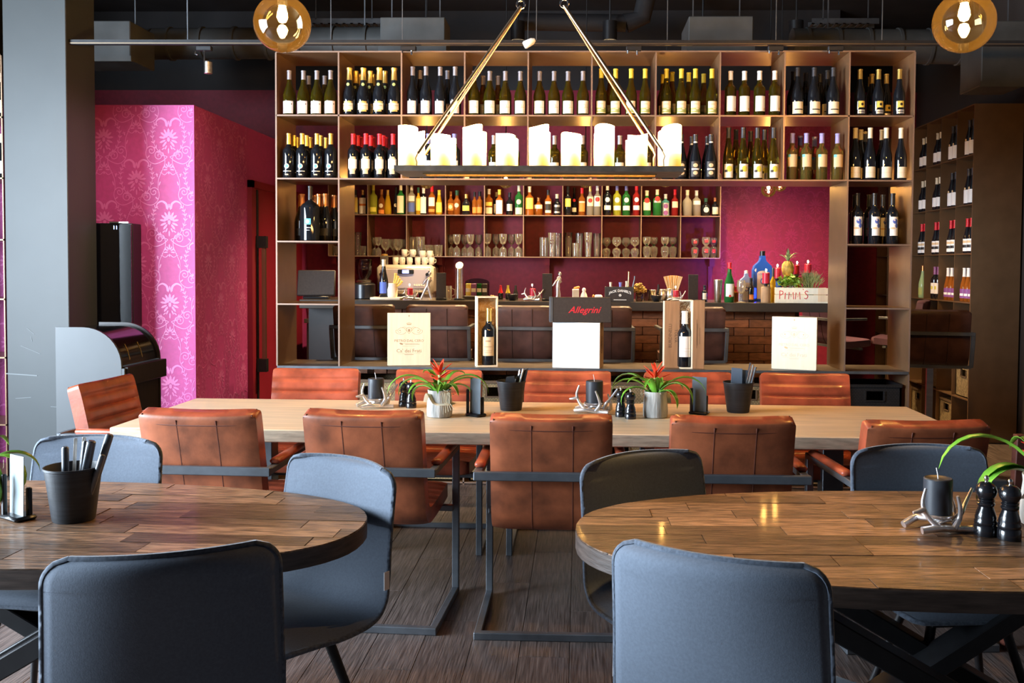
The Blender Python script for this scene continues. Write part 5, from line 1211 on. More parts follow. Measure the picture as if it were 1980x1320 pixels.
# spirits: x px, top px, radius, shape, glass, cap, papers
SP = [
 (687, 367, .026, 'spir', 'glass_clear', 'cap_black', [('p', .1, .7, 'lab_yellow')], 'clear bottle with a yellow label'),
 (701, 367, .040, 'spir', 'wine_black', 'cap_gold', [('p', .04, .68, 'lab_white'), ('p', .36, .44, 'lab_orange')], 'dark bottle with white label and orange band'),
 (721, 356, .040, 'spir', 'glass_lime', 'cap_yellow', [('p', .1, .25, 'lab_lemon')], 'tall yellow-green bottle'),
 (737, 366, .034, 'squat', 'glass_amber', 'cap_copper', [('d', .36, 'lab_cream'), ('p', .05, .2, 'lab_orange')], 'amber bottle with round cream label'),
 (749, 367, .037, 'cone', 'glass_yellow', 'cap_gold', [], 'golden cone-shaped bottle'),
 (765, 362, .027, 'tall', 'wine_black', 'cap_black', [('d', .35, 'lab_cream')], 'slim dark bottle with round label'),
 (776, 357, .040, 'bord', 'glass_green', 'cap_cream', [('p', .06, .62, 'lab_cream')], 'green bottle with broad cream label'),
 (795, 356, .041, 'bord', 'glass_clear', 'cap_white', [('p', .45, .62, 'lab_white'), ('p', .1, .4, 'lab_blue')], 'clear bottle with white and blue labels'),
 (810, 363, .026, 'spir', 'glass_yellow', 'cap_green', [('p', .15, .6, 'lab_yellow')], 'slim bright yellow bottle'),
 (820, 364, .034, 'spir', 'wine_black', 'cap_white', [('p', .06, .66, 'lab_white')], 'dark bottle with tall white label'),
 (836, 360, .036, 'bord', 'glass_amber', 'cap_red', [('p', .3, .6, 'lab_white'), ('p', .1, .2, 'lab_orange')], 'red-capped amber bottle'),
 (850, 368, .034, 'cone', 'glass_yellow', 'cap_yellow', [('p', .1, .5, 'lab_yellow')], 'mustard yellow bottle'),
 (871, 370, .033, 'spir', 'glass_amber', 'cap_copper', [('p', .2, .5, 'lab_orange'), ('d', .35, 'lab_cream')], 'amber bottle with orange label'),
 (883, 368, .036, 'squat', 'glass_amber', 'cap_green', [('d', .4, 'lab_cream')], 'amber bottle with green stopper'),
 (902, 376, .040, 'squat', 'wine_black', 'cap_gold', [('p', .2, .45, 'lab_yellow')], 'squat dark bottle with yellow label'),
 (917, 371, .025, 'spir', 'glass_amber', 'cap_black', [('p', .1, .35, 'lab_orange')], 'slim amber bottle with orange band'),
 (927, 370, .032, 'spir', 'glass_amber', 'cap_black', [('p', .1, .35, 'lab_orange')], 'wide amber bottle with orange band'),
 (945, 365, .040, 'spir', 'glass_amber', 'cap_white', [('p', .06, .3, 'lab_cream'), ('p', .36, .5, 'lab_yellow')], 'white-capped amber bottle with low cream label'),
 (958, 370, .028, 'spir', 'wine_black', 'cap_cream', [('p', .1, .5, 'lab_cream')], 'slim dark bottle peeking out behind'),
 (966, 367, .038, 'spir', 'glass_amber', 'cap_yellow', [('p', .05, .58, 'lab_white')], 'yellow-capped bottle with white label'),
 (985, 372, .034, 'spir', 'wine_black', 'cap_black', [('p', .2, .5, 'lab_silver')], 'black bottle with grey label'),
 (1003, 358, .040, 'bord', 'glass_green', 'cap_cream', [('p', .04, .26, 'lab_cream'), ('d', .45, 'lab_cream')], 'green bottle with low white label'),
 (1024, 361, .044, 'spir', 'glass_amber', 'cap_cream', [('p', .22, .6, 'lab_yellow')], 'bottle with a big yellow label'),
 (1041, 382, .046, 'squat', 'glass_amber', 'cap_copper', [('p', .38, .6, 'lab_cream')], 'squat amber decanter bottle'),
 (1060, 368, .034, 'spir', 'glass_amber', 'cap_black', [('p', .1, .55, 'lab_cream'), ('p', .2, .45, 'lab_black')], 'square-shouldered bottle with black and cream label'),
 (1077, 375, .037, 'squat', 'wine_black', 'cap_cream', [('p', .12, .5, 'lab_silver'), ('p', .2, .4, 'lab_black')], 'squat dark bottle with shield label'),
 (1098, 361, .034, 'spir', 'wine_black', 'cap_black', [('p', .3, .58, 'lab_yellow')], 'dark bottle with high yellow label'),
 (1110, 361, .026, 'tall', 'wine_black', 'cap_black', [('d', .55, 'lab_red'), ('p', .15, .3, 'lab_cream')], 'slim dark bottle with red seal'),
 (1125, 363, .034, 'spir', 'glass_amber', 'cap_red', [('p', .15, .45, 'lab_orange'), ('p', .46, .52, 'lab_cream')], 'red-capped bottle with orange label'),
 (1141, 358, .036, 'spir', 'glass_clear', 'cap_gold', [('p', .32, .62, 'lab_cream'), ('d', .5, 'lab_red')], 'gold-capped bottle with red dot on cream'),
 (1155, 356, .038, 'spir', 'glass_clear', 'cap_white', [('p', .3, .62, 'lab_white'), ('d', .52, 'lab_red')], 'clear bottle with red dot on white'),
 (1174, 356, .039, 'bord', 'wine_black', 'cap_white', [('d', .50, 'lab_white'), ('p', .18, .32, 'lab_white')], 'dark vermouth bottle with round white label'),
 (1193, 356, .042, 'bord', 'glass_lime', 'cap_blue', [('d', .50, 'lab_white'), ('p', .18, .32, 'lab_white')], 'yellow-green vermouth bottle with round white label'),
 (1211, 356, .040, 'bord', 'glass_green', 'cap_blue', [('d', .50, 'lab_white'), ('p', .18, .32, 'lab_white')], 'green vermouth bottle with round white label'),
 (1230, 356, .037, 'bord', 'glass_red', 'cap_red', [('d', .50, 'lab_white'), ('p', .18, .32, 'lab_white')], 'red vermouth bottle with round white label'),
 (1250, 369, .042, 'squat', 'glass_green', 'cap_cream', [('p', .22, .54, 'lab_cream'), ('d', .6, 'lab_red')], 'green gin bottle with cream label'),
 (1270, 367, .042, 'bord', 'glass_green', 'cap_cream', [('p', .5, .58, 'lab_silver'), ('d', .64, 'lab_red')], 'bright green faceted gin bottle'),
 (1287, 375, .038, 'box', 'glass_teal', 'cap_white', [('p', .05, .6, 'lab_silver'), ('d', .45, 'lab_purple'), ('d', .15, 'lab_purple')], 'turquoise square bottle'),
 (1305, 366, .034, 'spir', 'glass_red', 'cap_red', [('p', .32, .55, 'lab_cream')], 'dark red bottle with cream label'),
 (1328, 368, .047, 'squat', 'glass_clear', 'cap_cream', [], 'broad clear bottle with pale stopper'),
 (1347, 368, .042, 'bord', 'glass_clear', 'cap_white', [('p', .45, .6, 'lab_white')], 'clear bottle with white stopper'),
 (1365, 383, .044, 'squat', 'wine_black', 'cap_green', [('d', .36, 'lab_cream')], 'dark round bottle with diamond cream label'),
 (1383, 382, .034, 'spir', 'wine_black', 'cap_copper', [('p', .12, .5, 'lab_cream')], 'small dark bottle with cream label'),
]
bays = ['first'] + ORD[1:]
for (px, top, r_, sh, gl, cp, pp, desc) in SP:
    p = onY(px, 416, SY + .10); h_ = onY(px, top, SY + .10).z - SZ[1]
    key = 'sp%d' % px; papers = []
    for u in pp:
        if u[0] == 'p': papers.append(('p', u[1] * h_, u[2] * h_, r_ * .95, u[3]))
        else: papers.append(('d', u[1] * h_, r_ * .62, u[2]))
    KIND[key] = (sh, h_, r_, gl, cp, .80, papers)
    bay = sum(1 for x in SX if x < p.x)
    bottle(key, (p.x, SY + .07 + (.13 if px in (958, 1110) else .05 * (px % 2)), SZ[1]), '%s in the %s bay of the bar shelf' % (desc, ORD[bay - 1]), 'spirit bottles on the bar shelf', name='spirit_bottle')
# glasses on the lower tier
def gl_mesh(kind):
    if kind == 'tumbler': P = [(.030, .004), (.034, .006), (.037, .16), (.0365, .16)]
    elif kind == 'short': P = [(.028, .003), (.032, .006), (.036, .095), (.0355, .095)]
    elif kind == 'stack': P = [(.024, .003), (.027, .004), (.031, .13), (.034, .131), (.031, .145), (.035, .16), (.036, .175), (.034, .19), (.038, .235), (.0375, .235)]
    elif kind == 'goblet': P = [(.036, .0), (.034, .002), (.005, .010), (.005, .045), (.022, .058), (.040, .085), (.042, .115), (.036, .15), (.0355, .15)]
    elif kind == 'twin': P = [(.034, 0), (.036, .03), (.032, .075), (.008, .095), (.006, .115), (.024, .125), (.036, .165), (.037, .215), (.0365, .215)]
    elif kind == 'balloon': P = [(.034, 0), (.030, .02), (.044, .045), (.036, .08), (.008, .095), (.012, .11), (.040, .13), (.046, .16), (.036, .195), (.0355, .195)]
    else: P = [(.030, .0), (.028, .01), (.040, .05), (.038, .10), (.012, .118), (.034, .14), (.040, .17), (.037, .20), (.0365, .20)]
    return G().lathe(P, 18, 0, None, True).mesh('glass_' + kind, 'tumbler', 60)
GLS = [(689, 'stack', 1), (703, 'short', 1), (646, 'short', 1),
       (722, 'twin', .85), (733, 'twin', .85), (747, 'goblet', 1.1), (759, 'goblet', 1.1), (771, 'goblet', 1.1), (781, 'goblet', 1.1),
       (797, 'tumbler', 1.18), (814, 'tumbler', 1.18), (828, 'short', 1.15), (840, 'short', 1.15), (849, 'short', 1.15),
       (871, 'twin', 1), (884, 'twin', 1), (897, 'twin', 1), (910, 'twin', 1), (924, 'twin', 1),
       (943, 'twin', 1.03), (958, 'twin', 1.03), (973, 'twin', 1.03), (988, 'twin', 1.03), (1003, 'twin', 1.03),
       (1051, 'tumbler', 1.2), (1067, 'stack', 1), (1078, 'stack', 1),
       (1099, 'stack', 1.03), (1113, 'tumbler', .85), (1120, 'stack', 1), (1137, 'stack', 1.02), (1154, 'stack', 1),
       (1173, 'balloon', 1), (1192, 'balloon', 1), (1211, 'balloon', 1), (1227, 'balloon', 1),
       (1250, 'hock', 1), (1265, 'hock', 1), (1285, 'hock', 1), (1302, 'hock', 1), (1345, 'hock', .95), (1364, 'hock', 1.0), (1381, 'hock', 1.0)]
GN = {'tumbler': 'tall ribbed tumbler', 'short': 'short tumbler', 'stack': 'tall stack of nested tumblers', 'goblet': 'stemmed goblet', 'twin': 'stem glass topped by another upturned', 'balloon': 'balloon glass topped by another upturned', 'hock': 'stemmed hock glass'}
cnt = {}
for (px, k, s) in GLS:
    p = onY(px, 493, SY + .09); bay = sum(1 for x in SX if x < p.x); cnt[bay, k] = cnt.get((bay, k), 0) + 1
    o = ob('drinking_glass', cached(('g', k), lambda: gl_mesh(k)), None, (p.x, SY + (.06 if len(cnt) + cnt[bay, k] & 1 else .155), SZ[2])); o.scale = (s,) * 3
    tag(o, '%s %s in the %s lower shelf bay' % (ORD[cnt[bay, k] - 1], GN[k], ORD[bay - 1]), 'glass', 'glasses on the bar shelf')
    if 1240 < px < 1310: ob('stem', cached('hockstem', lambda: G().lathe([(.013, .105), (.010, .118), (.014, .135)], 12).mesh('stem', 'glass_green', 50)), o)
    if px > 1320: ob('print', cached('hockprint', lambda: (lambda q: (patch(q, .0412, .05, .085, .016, 0), patch(q, .0412, .15, .175, .016, 0), q)[-1])(G()).mesh('print', 'lab_red', 0)), o)

# ---- coffee machine and cups
p0 = onY(728, 575, 8.95); p1 = onY(838, 512, 8.95); wd = p1.x - p0.x; z0 = .951; zt = p1.z
t = thing('espresso_machine', 'silver two-group espresso machine behind the bar', 'coffee machine', ((p0.x + p1.x) / 2, 8.95, z0))
hm = zt - z0
ob('top_body', G().box((wd, .34, hm * .55), (0, .17, hm * .725), None, 0, .03).mesh('top_body', 'coffee_body', 40), t)
ob('front_panel', G().box((wd * .86, .012, hm * .36), (0, -.002, hm * .74), None, 0, .004).mesh('front_panel', 'coffee_face', 30), t)
ob('back_body', G().box((wd * .9, .18, hm * .5), (0, .24, hm * .25)).mesh('back_body', 'coffee_face', 0), t)
ob('drip_tray', G().box((wd, .34, .06), (0, .17, .03), None, 0, .01).mesh('drip_tray', 'coffee_body', 30), t)
d_ = ob('display_unit', G().box((.155, .014, .045), (0.01, -.012, hm * .87), None, 0, .008).mesh('display_unit', 'black_plastic', 40), t)
ob('screen', G().box((.062, .002, .030), (0.01, -.020, hm * .87)).mesh('screen', 'display_blue', 0), d_)
for sx in (-.14, .14):
    for k in range(5): ob('button', G().box((.014, .006, .018), (sx - .045 + .022 * k, -.010, hm * .62), None, 0, .002).mesh('button', 'tool_white', 0), t)
    ob('group_head', G().lathe([(.03, 0), (.035, .03), (.035, .06)], 16, 0, Matrix.Translation((sx, .02, hm * .36))).mesh('group_head', 'chrome', 50), t)
    ob('portafilter', G().tube([(sx, .02, hm * .36), (sx, -.10, hm * .34)], [.016, .012], 10).mesh('portafilter', 'black_plastic', 50), t)
    ob('steam_knob', G().tube([(sx * 1.6, -.01, hm * .82), (sx * 1.6, -.04, hm * .82)], .018, 12).mesh('steam_knob', 'black_plastic', 50), t)
cupm = G().lathe([(.024, 0), (.030, .004), (.036, .045), (.037, .075), (.034, .075), (.033, .04), (.001, .01)], 16).tube([(.035, 0, .06), (.055, 0, .055), (.055, 0, .025), (.033, 0, .018)], .004, 6).mesh('cup', 'tool_white', 50)
for k, (px, zz, yy) in enumerate(((765, 0, .08), (778, 0, .08), (792, 0, .08), (808, 0, .08), (821, 0, .08), (834, 0, .09), (782, .076, .08), (798, .076, .08), (817, .064, .08), (831, .064, .09))):
    p = onY(px, 510, 9.03); o = ob('coffee_cup', cupm, None, (p.x, 8.95 + yy, zt + zz * 1.0 + .001), rng.uniform(-1, 1)); o.scale = (.82, .82, .97)
    tag(o, '%s white cup %s on the espresso machine' % (ORD[k % 6], 'in the upper layer' if zz else 'in the bottom row'), 'cup', 'coffee cups on the espresso machine')
p = onY(741, 512, 8.95); t = thing('glass_jar', 'small glass jar with gold lid on the espresso machine', 'jar', (p.x, 9.0, zt + .001))
ob('jar_body', G().lathe([(.035, 0), (.040, .01), (.040, .07), (.030, .085)], 16).mesh('jar_body', 'tumbler', 50), t); ob('lid', G().lathe([(.033, .085), (.034, .10), (.001, .103)], 16).mesh('lid', 'cap_gold', 50), t)
p = onY(701, 548, 8.85); t = thing('coffee_grinder', 'coffee grinder with a dark glass hopper beside the espresso machine', 'grinder', (p.x, 8.9, .951))
ob('base', G().box((.19, .22, .34), (0, 0, .17), None, 0, .02).mesh('base', 'black_plastic', 40), t); ob('collar', G().lathe([(.07, .34), (.075, .36), (.06, .37)], 18).mesh('collar', 'brushed_steel', 50), t)
ob('hopper', G().lathe([(.045, .37), (.075, .43), (.080, .56), (.07, .57)], 20).mesh('hopper', 'hopper_glass', 50), t)

# ---- things standing on the counter
CT = BZ + .0005
def on_bar(px, d=.18): p = onY(px, 578, BY + d); return (p.x, BY + d, CT)
def simple_lathe(name, cat, px, P, mat, label, d=.18, part='body', grp=None, n=18):
    t = thing(name, label, cat, on_bar(px, d), 0, grp); ob(part, G().lathe(P, n).mesh(part, mat, 50), t); return t
# till
p = onY(612, 575, BY + .2); t = thing('till_monitor', 'dark point-of-sale screen turned away, seen through the first rack column', 'monitor', (p.x, BY + .2, CT), R(8))
ob('screen_back', G().box((.30, .03, .215), (0, 0, .125), (R(-18), 0, 0), 0, .008).mesh('screen_back', 'gift_black', 40), t); ob('foot', G().box((.2, .16, .02), (0, .02, .01), None, 0, .004).mesh('foot', 'black_plastic', 40), t)
t = simple_lathe('knock_box', 'canister', 705, [(.075, 0), (.085, .006), (.085, .115), (.078, .12), (.001, .11)], 'black_plastic', 'dark round canister beside the coffee grinder', .25)
t = thing('serving_board', 'pale serving board on the counter before the espresso machine', 'board', on_bar(748, .14)); ob('board', G().box((.24, .14, .018), (0, 0, .009), None, 0, .003).mesh('board', 'strap', 30), t)
b0 = on_bar(742, .16); KIND['syrup'] = ('tall', .30, .036, 'wine_black', 'cap_cream', .82, [('p', .03, .12, .03, 'lab_blue')]); bottle('syrup', (b0[0], b0[1], CT + .0185), 'slim dark bottle with blue label standing on the serving board', None)
t = thing('ceramic_jug', 'white jug with yellow wooden spoons on the serving board', 'jug', (on_bar(759, .15)[0], on_bar(759, .15)[1], CT + .0185))
ob('body', G().lathe([(.036, 0), (.040, .01), (.042, .06), (.032, .095), (.034, .11), (.031, .108), (.001, .06)], 18).mesh('body', 'tool_white', 50), t)
for k in range(4): ob('spoon', G().tube([(.0, 0, .06), (.02 + .014 * k, 0, .16 - .018 * k), (.026 + .016 * k, 0, .19 - .02 * k)], [.004, .008, .013], 6).mesh('spoon', 'lab_yellow', 50), t)
candle_holder(on_bar(793, .12), .72, R(30), 'small silver antler holder with a lit red candle before the coffee machine', 'lit dark red candle before the coffee machine', True, True)
candle_holder(on_bar(1030, .12), .75, R(-10), 'small silver antler holder on the counter near the gift box', 'lit dark red candle on the counter near the gift box', True, True)
candle_holder(on_bar(1307, .16), .70, R(15), 'small silver antler holder before the fanned straws', 'lit dark red candle before the fanned straws', True, True)
def figurine(px, label, flip, walking):
    t = thing('figurine', label, 'figurine', on_bar(px, .12)); q = G(); f = flip
    if walking: q.tube([(.035 * f, 0, .006), (.022 * f, 0, .05), (.006 * f, 0, .115)], [.009, .010, .015], 8); q.tube([(-.05 * f, 0, .006), (-.026 * f, 0, .06), (.004 * f, 0, .115)], [.009, .010, .015], 8)
    else: q.tube([(.0, 0, .0), (.004, 0, .05), (.006, 0, .11)], [.014, .012, .017], 8); q.tube([(.025 * f, .01, .0), (.018 * f, .01, .05), (.008 * f, 0, .10)], [.004, .010, .012], 8)
    q.tube([(.005 * f, 0, .11), (.008 * f, 0, .14), (.016 * f, 0, .18), (.018 * f, 0, .195)], [.017, .014, .021, .009], 10)
    q.tube([(.016 * f, -.012, .18), (-.01 * f, -.02, .155), (-.025 * f, -.015, .13), (-.035 * f, -.01, .118)], [.008, .007, .006, .005], 7); q.tube([(.016 * f, .012, .18), (.032 * f, .015, .15), (.012 * f, .01, .135)], [.008, .007, .005], 7)
    ob('figure', q.mesh('figure', 'silver_cast', 60), t)
    h_ = G(); h_.ball((.021 * f, 0, .212), .0135, 0, 12, 1.2); ob('head', h_.mesh('head', 'silver_cast', 60), t)
    h_ = G(); h_.ball((.019 * f, .003, .217), .0140, 0, 12, 1.0); ob('hair', h_.mesh('hair', 'cap_black', 60), t)
figurine(826, 'silver statuette of a striding figure beside the steel beer tap', 1, True)
figurine(1077, 'silver statuette of a standing figure in front of the red bar wall', 1, False)
def holder(px, label):
    t = thing('menu_stand', label, 'menu holder', on_bar(px, .13), R(-82), 'upright black cards on the bar'); ob('base', G().box((.05, .085, .016), (0, 0, .008), None, 0, .004).mesh('base', 'black_plastic', 40), t)
    ob('card', G().box((.006, .078, .20), (0, 0, .115), None, 0, .001).mesh('card', 'gift_black', 0), t); ob('clip', G().box((.012, .02, .02), (-.008, 0, .024), None, 0, .003).mesh('clip', 'chrome', 30), t)
holder(853, 'upright black card beside the steel beer tap'); holder(1058, 'upright black card beside the standing statuette'); holder(1340, 'upright black card beside the fanned straws')
t = thing('beer_tap', 'polished steel cylinder beer tap with a slanted top', 'tap', on_bar(888, .16))
q = G(); n = 24; vs = [(.033 * math.cos(2 * PI * k / n), .033 * math.sin(2 * PI * k / n), 0) for k in range(n)] + [(.033 * math.cos(2 * PI * k / n), .033 * math.sin(2 * PI * k / n), .275 + .028 * math.sin(2 * PI * k / n)) for k in range(n)]
q.add(vs, [(k, (k + 1) % n, n + (k + 1) % n, n + k) for k in range(n)]); ob('column', q.mesh('column', 'brushed_steel', 60), t)
q = G(); q.add([(x * .93, y * .93, z + .0015) for x, y, z in vs[n:]], [tuple(range(n))]); ob('cap', q.mesh('cap', 'tool_white', 0), t); ob('foot', G().lathe([(.042, 0), (.042, .01), (.034, .013)], 20).mesh('foot', 'black_metal', 50), t)
t = thing('glass_mug', 'small glass mug between the black card and the beer tap', 'glass', on_bar(868, .2)); ob('cup', G().lathe([(.02, 0), (.024, .005), (.024, .11)], 14).mesh('cup', 'tumbler', 50), t); ob('handle', G().tube([(.024, 0, .09), (.045, 0, .08), (.045, 0, .04), (.024, 0, .03)], .004, 6).mesh('handle', 'tumbler', 50), t)
t = thing('tea_box', 'dark tea chest with four coloured packets and an arched lid', 'box', on_bar(921, .30))
q = G(); q.prism([(-.10, 0), (.10, 0), (.10, .135)] + [(.10 * math.cos(R(a)), .135 + .035 * math.sin(R(a))) for a in range(15, 180, 15)] + [(-.10, .135)], -.01, .0, 0, Matrix.Translation((0, .06, .0)) @ FACE); ob('lid', q.mesh('lid', 'hopper_glass', 0), t)
ob('tray', G().box((.20, .10, .03), (0, 0, .015), None, 0, .003).mesh('tray', 'cabinet_black', 30), t)
for k, c in enumerate(('lab_yellow', 'lab_purple', 'glass_green', 'lab_black')):
    pk2 = ob('packet', G().box((.038, .03, .10), (-.066 + .045 * k, 0, .078), None, 0, .002).mesh('packet', c, 0), t); ob('band', G().box((.036, .001, .03), (-.066 + .045 * k, -.0158, .075)).mesh('band', 'lab_white' if k < 3 else 'lab_silver', 0), pk2)
t = thing('cork_dish', 'scatter of gold champagne wires on the counter', 'dish', on_bar(950, .12)); ob('dish', G().lathe([(.03, 0), (.055, .006), (.056, .010), (.001, .006)], 18).mesh('dish', 'black_plastic', 50), t)
q = G()
for k in range(9): q.ball((rng.uniform(-.04, .04), rng.uniform(-.03, .03), .018 + rng.uniform(0, .012)), .012, 0, 8)
s_ = ob('cork', q.mesh('cork', 'gold_wire', 60), t); s_['kind'] = 'stuff'
for px, c, l in ((968, 'cap_red', 'red'), (982, 'cap_yellow', 'yellow'), (997, 'cap_black', 'navy')):
    KIND['mini' + l] = ('tall', .115, .020, 'wine_black', c, .45, []); bottle('mini' + l, on_bar(px, .34), 'small dark bottle with %s top behind the black bowl' % l, 'small bottles behind the bowl')
bowlP = [(.02, 0), (.032, .006), (.046, .042), (.047, .048), (.043, .046), (.001, .012)]
simple_lathe('bowl', 'bowl', 991, bowlP, 'black_plastic', 'small black bowl between the small bottles and the antler candle', .14)
simple_lathe('bowl', 'bowl', 1269, bowlP, 'black_plastic', 'small black bowl before the steel jars', .14)
t = thing('sugar_caddy', 'white block caddy with an orange sachet on the counter', 'caddy', on_bar(1113, .3)); ob('body', G().box((.055, .05, .09), (0, 0, .045), None, 0, .004).mesh('body', 'tool_white', 30), t); ob('sachet', G().box((.05, .02, .02), (.008, 0, .10), (0, R(-14), 0), 0, .006).mesh('sachet', 'lab_orange', 40), t)
simple_lathe('salt_figure', 'shaker', 1129, [(.034, 0), (.034, .008), (.022, .05), (.012, .07), (.016, .082), (.012, .096), (.001, .102)], 'tool_white', 'small white bell-shaped shaker on the counter', .3)
t = thing('napkin_pack', 'small white packet lying behind the gift box', 'packet', on_bar(1157, .3)); ob('body', G().box((.065, .05, .045), (0, 0, .0225), None, 0, .01).mesh('body', 'tool_white', 40), t); ob('band', G().box((.020, .052, .046), (-.04, 0, .0225), None, 0, .008).mesh('band', 'cap_copper', 40), t)
# caddy with lettering
t = thing('bar_caddy', 'dark bar caddy with white arched lettering holding bar tools', 'caddy', on_bar(1197, .10)); W2 = .112
for nm, p0_, p1_ in (('front', (-W2, -.06, 0), (W2, -.05, .115)), ('back', (-W2, .05, 0), (W2, .06, .115)), ('side', (-W2, -.05, 0), (-W2 + .01, .05, .115)), ('side', (W2 - .01, -.05, 0), (W2, .05, .115)), ('base', (-W2 + .01, -.05, 0), (W2 - .01, .05, .008))): ob(nm, G().span(p0_, p1_).mesh(nm, 'gift_black', 0), t)
q = G(); arcf = lambda v: (v[0], v[1] - .9 * v[0] * v[0] * 3.0, 0)
q.text("JACK DANIEL'S", .026, 0, Matrix.Translation((.005, -.0606, .085)) @ FACE, arcf, 0, .0008); q.ell((.005, .050), .012, .010, 0, 0, Matrix.Translation((0, -.0606, 0)) @ FACE); q.text('No7', .012, 1, Matrix.Translation((.005, -.0609, .050)) @ FACE)
q.strip([(-.045, .014), (.055, .014)], .005, 0, Matrix.Translation((0, -.0606, 0)) @ FACE); ob('lettering', q.mesh('lettering', ['tool_white', 'print_black'], 0), t)
for x, r_, h_, c, tl in ((-.06, .012, .15, 'cap_cream', -.05), (.01, .014, .15, 'cap_blue', 0), (.05, .010, .16, 'cap_cream', .05), (.066, .008, .235, 'gold_wire', .04), (.085, .007, .20, 'steel_dark', .18)):
    ob('bar_tool', G().tube([(x, 0, .01), (x + h_ * tl, 0, h_ - .02), (x + h_ * tl, 0, h_)], [r_ * .8, r_ * .8, r_], 8).mesh('bar_tool', c, 50), t)
t = thing('dried_flowers', 'jar of dried brown flowers beside the dark caddy', 'flowers', on_bar(1236, .2)); ob('jar', G().lathe([(.025, 0), (.03, .01), (.03, .06), (.026, .065)], 14).mesh('jar', 'hopper_glass', 50), t)
q = G()
for k in range(70):
    a = rng.uniform(0, 2 * PI); rr = rng.uniform(0, .055); zz = .115 + rng.uniform(-.035, .03) - rr * .3; q.ball((rr * math.cos(a), rr * math.sin(a) * .6, zz), .009, 0, 6)
    if k % 3 == 0: q.tube([(0, 0, .03), (rr * math.cos(a), rr * math.sin(a) * .6, zz)], .0012, 4)
s_ = ob('blossom', q.mesh('blossom', 'dried_flower', 50), t); s_['kind'] = 'stuff'
for k, (px, c, h_) in enumerate(((1250, 'hopper_glass', .085), (1262, 'brushed_steel', .085), (1281, 'brushed_steel', .09), (1294, 'brushed_steel', .095))):
    simple_lathe('bar_jar', 'jar', px, [(.024, 0), (.027, .004), (.027, h_), (.024, h_ + .003), (.001, h_ + .002)], c, '%s in the row of jars behind the black bowl' % ('dark glass jar' if k == 0 else ORD[k - 1] + ' steel jar'), .3, 'body', 'jars behind the bowl')
KIND['miniblk'] = ('tall', .13, .02, 'wine_black', 'cap_black', .5, []); bottle('miniblk', on_bar(1273, .4), 'small black bottle behind the steel jars', None)
t = thing('straw_jar', 'steel jar with a fan of tan straws', 'jar', on_bar(1301, .34)); ob('jar', G().lathe([(.026, 0), (.03, .004), (.03, .09), (.027, .09)], 16).mesh('jar', 'brushed_steel', 50), t)
for k in range(17): a = -.42 + .84 * k / 16; ob('straw', G().tube([(a * .05, 0, .03), (a * .175, rng.uniform(-.01, .01), .205 - a * a * .06)], .0045, 6).mesh('straw', 'straw_tan', 40), t)
KIND['bitters'] = ('spir', .13, .022, 'wine_black', 'cap_black', .66, [('p', .02, .07, .018, 'lab_cream')]); bottle('bitters', on_bar(1362, .14), 'small dark bottle between the black card and the steel shaker', None, name='spirit_bottle')
simple_lathe('cocktail_shaker', 'shaker', 1388, [(.024, 0), (.026, .004), (.034, .17), (.034, .175), (.030, .177), (.001, .178)], 'brushed_steel', 'tall steel cocktail shaker beside the green water bottle', .10)
KIND['water'] = ('burg', .310, .040, 'glass_green', 'cap_red', .86, [('p', .045, .145, .036, 'lab_white'), ('d', .05, .010, 'lab_red'), ('p', .26, .272, .014, 'lab_red')]); bottle('water', on_bar(1410, .10), 'green sparkling water bottle with white label', None, name='water_bottle')
t = thing('wine_glass', 'stemmed wine glass on the counter before the white bottle', 'glass', on_bar(1433, .08)); ob('bowl', G().lathe([(.004, .065), (.02, .075), (.034, .105), (.035, .135), (.029, .175)], 20).mesh('bowl', 'tumbler', 60), t); ob('stem', G().lathe([(.036, 0), (.034, .002), (.005, .008), (.004, .065)], 16).mesh('stem', 'tumbler', 60), t)
KIND['redmini'] = ('spir', .12, .022, 'glass_amber', 'cap_red', .7, []); bottle('redmini', on_bar(1422, .2), 'small amber bottle behind the wine glass', None, name='spirit_bottle')
KIND['darkmini'] = ('spir', .19, .024, 'wine_black', 'cap_black', .6, [('p', .02, .06, .02, 'lab_orange')]); bottle('darkmini', on_bar(1452, .18), 'slim dark bottle before the blue gin bottle', None, name='spirit_bottle')
def flask(px, d, wd, hh, glass, cap, label, emblem):
    x, y, z = on_bar(px, d); t = thing('gin_bottle', label, 'bottle', (x, y, z)); a = wd / 2
    P = [(-a, 0), (a, 0), (a, hh * .62), (a * .86, hh * .70), (a * .36, hh * .79), (a * .24, hh * .84), (a * .24, hh * .90), (-a * .24, hh * .90), (-a * .24, hh * .84), (-a * .36, hh * .79), (-a * .86, hh * .70), (-a, hh * .62)]
    ob('flask', G().prism(P, -a * .55, a * .55, 0, FACE).mesh('flask', glass, 20), t); ob('stopper', G().lathe([(a * .28, hh * .88), (a * .28, hh * .99), (.001, hh)], 14).mesh('stopper', cap, 40), t)
    lp = [(-a * .62, hh * .05), (a * .62, hh * .05), (a * .62, hh * .55)] + [(a * .62 * math.cos(R(t_)), hh * .55 + a * .3 * math.sin(R(t_))) for t_ in range(20, 180, 20)] + [(-a * .62, hh * .55)]
    q = G(); q.prism(lp, a * .55, a * .55 + .001, 0, FACE); q.ell((0, hh * .40), a * .30, a * .36, 0, 1, FACE, a * .55 + .0016); q.ell((0, hh * .40), a * .18, a * .22, 0, 2, FACE, a * .55 + .002)
    if emblem: q.text(emblem, a * .26, 1, Matrix.Translation((0, -a * .55 - .0016, hh * .535)) @ FACE)
    ob('paper_label', q.mesh('paper_label', ['lab_silver', 'lab_blue', 'lab_white'], 0), t)
flask(1473, .36, .155, .41, 'glass_blue', 'cap_black', 'very large blue gin bottle lit by blue light', 'BOMBAY')
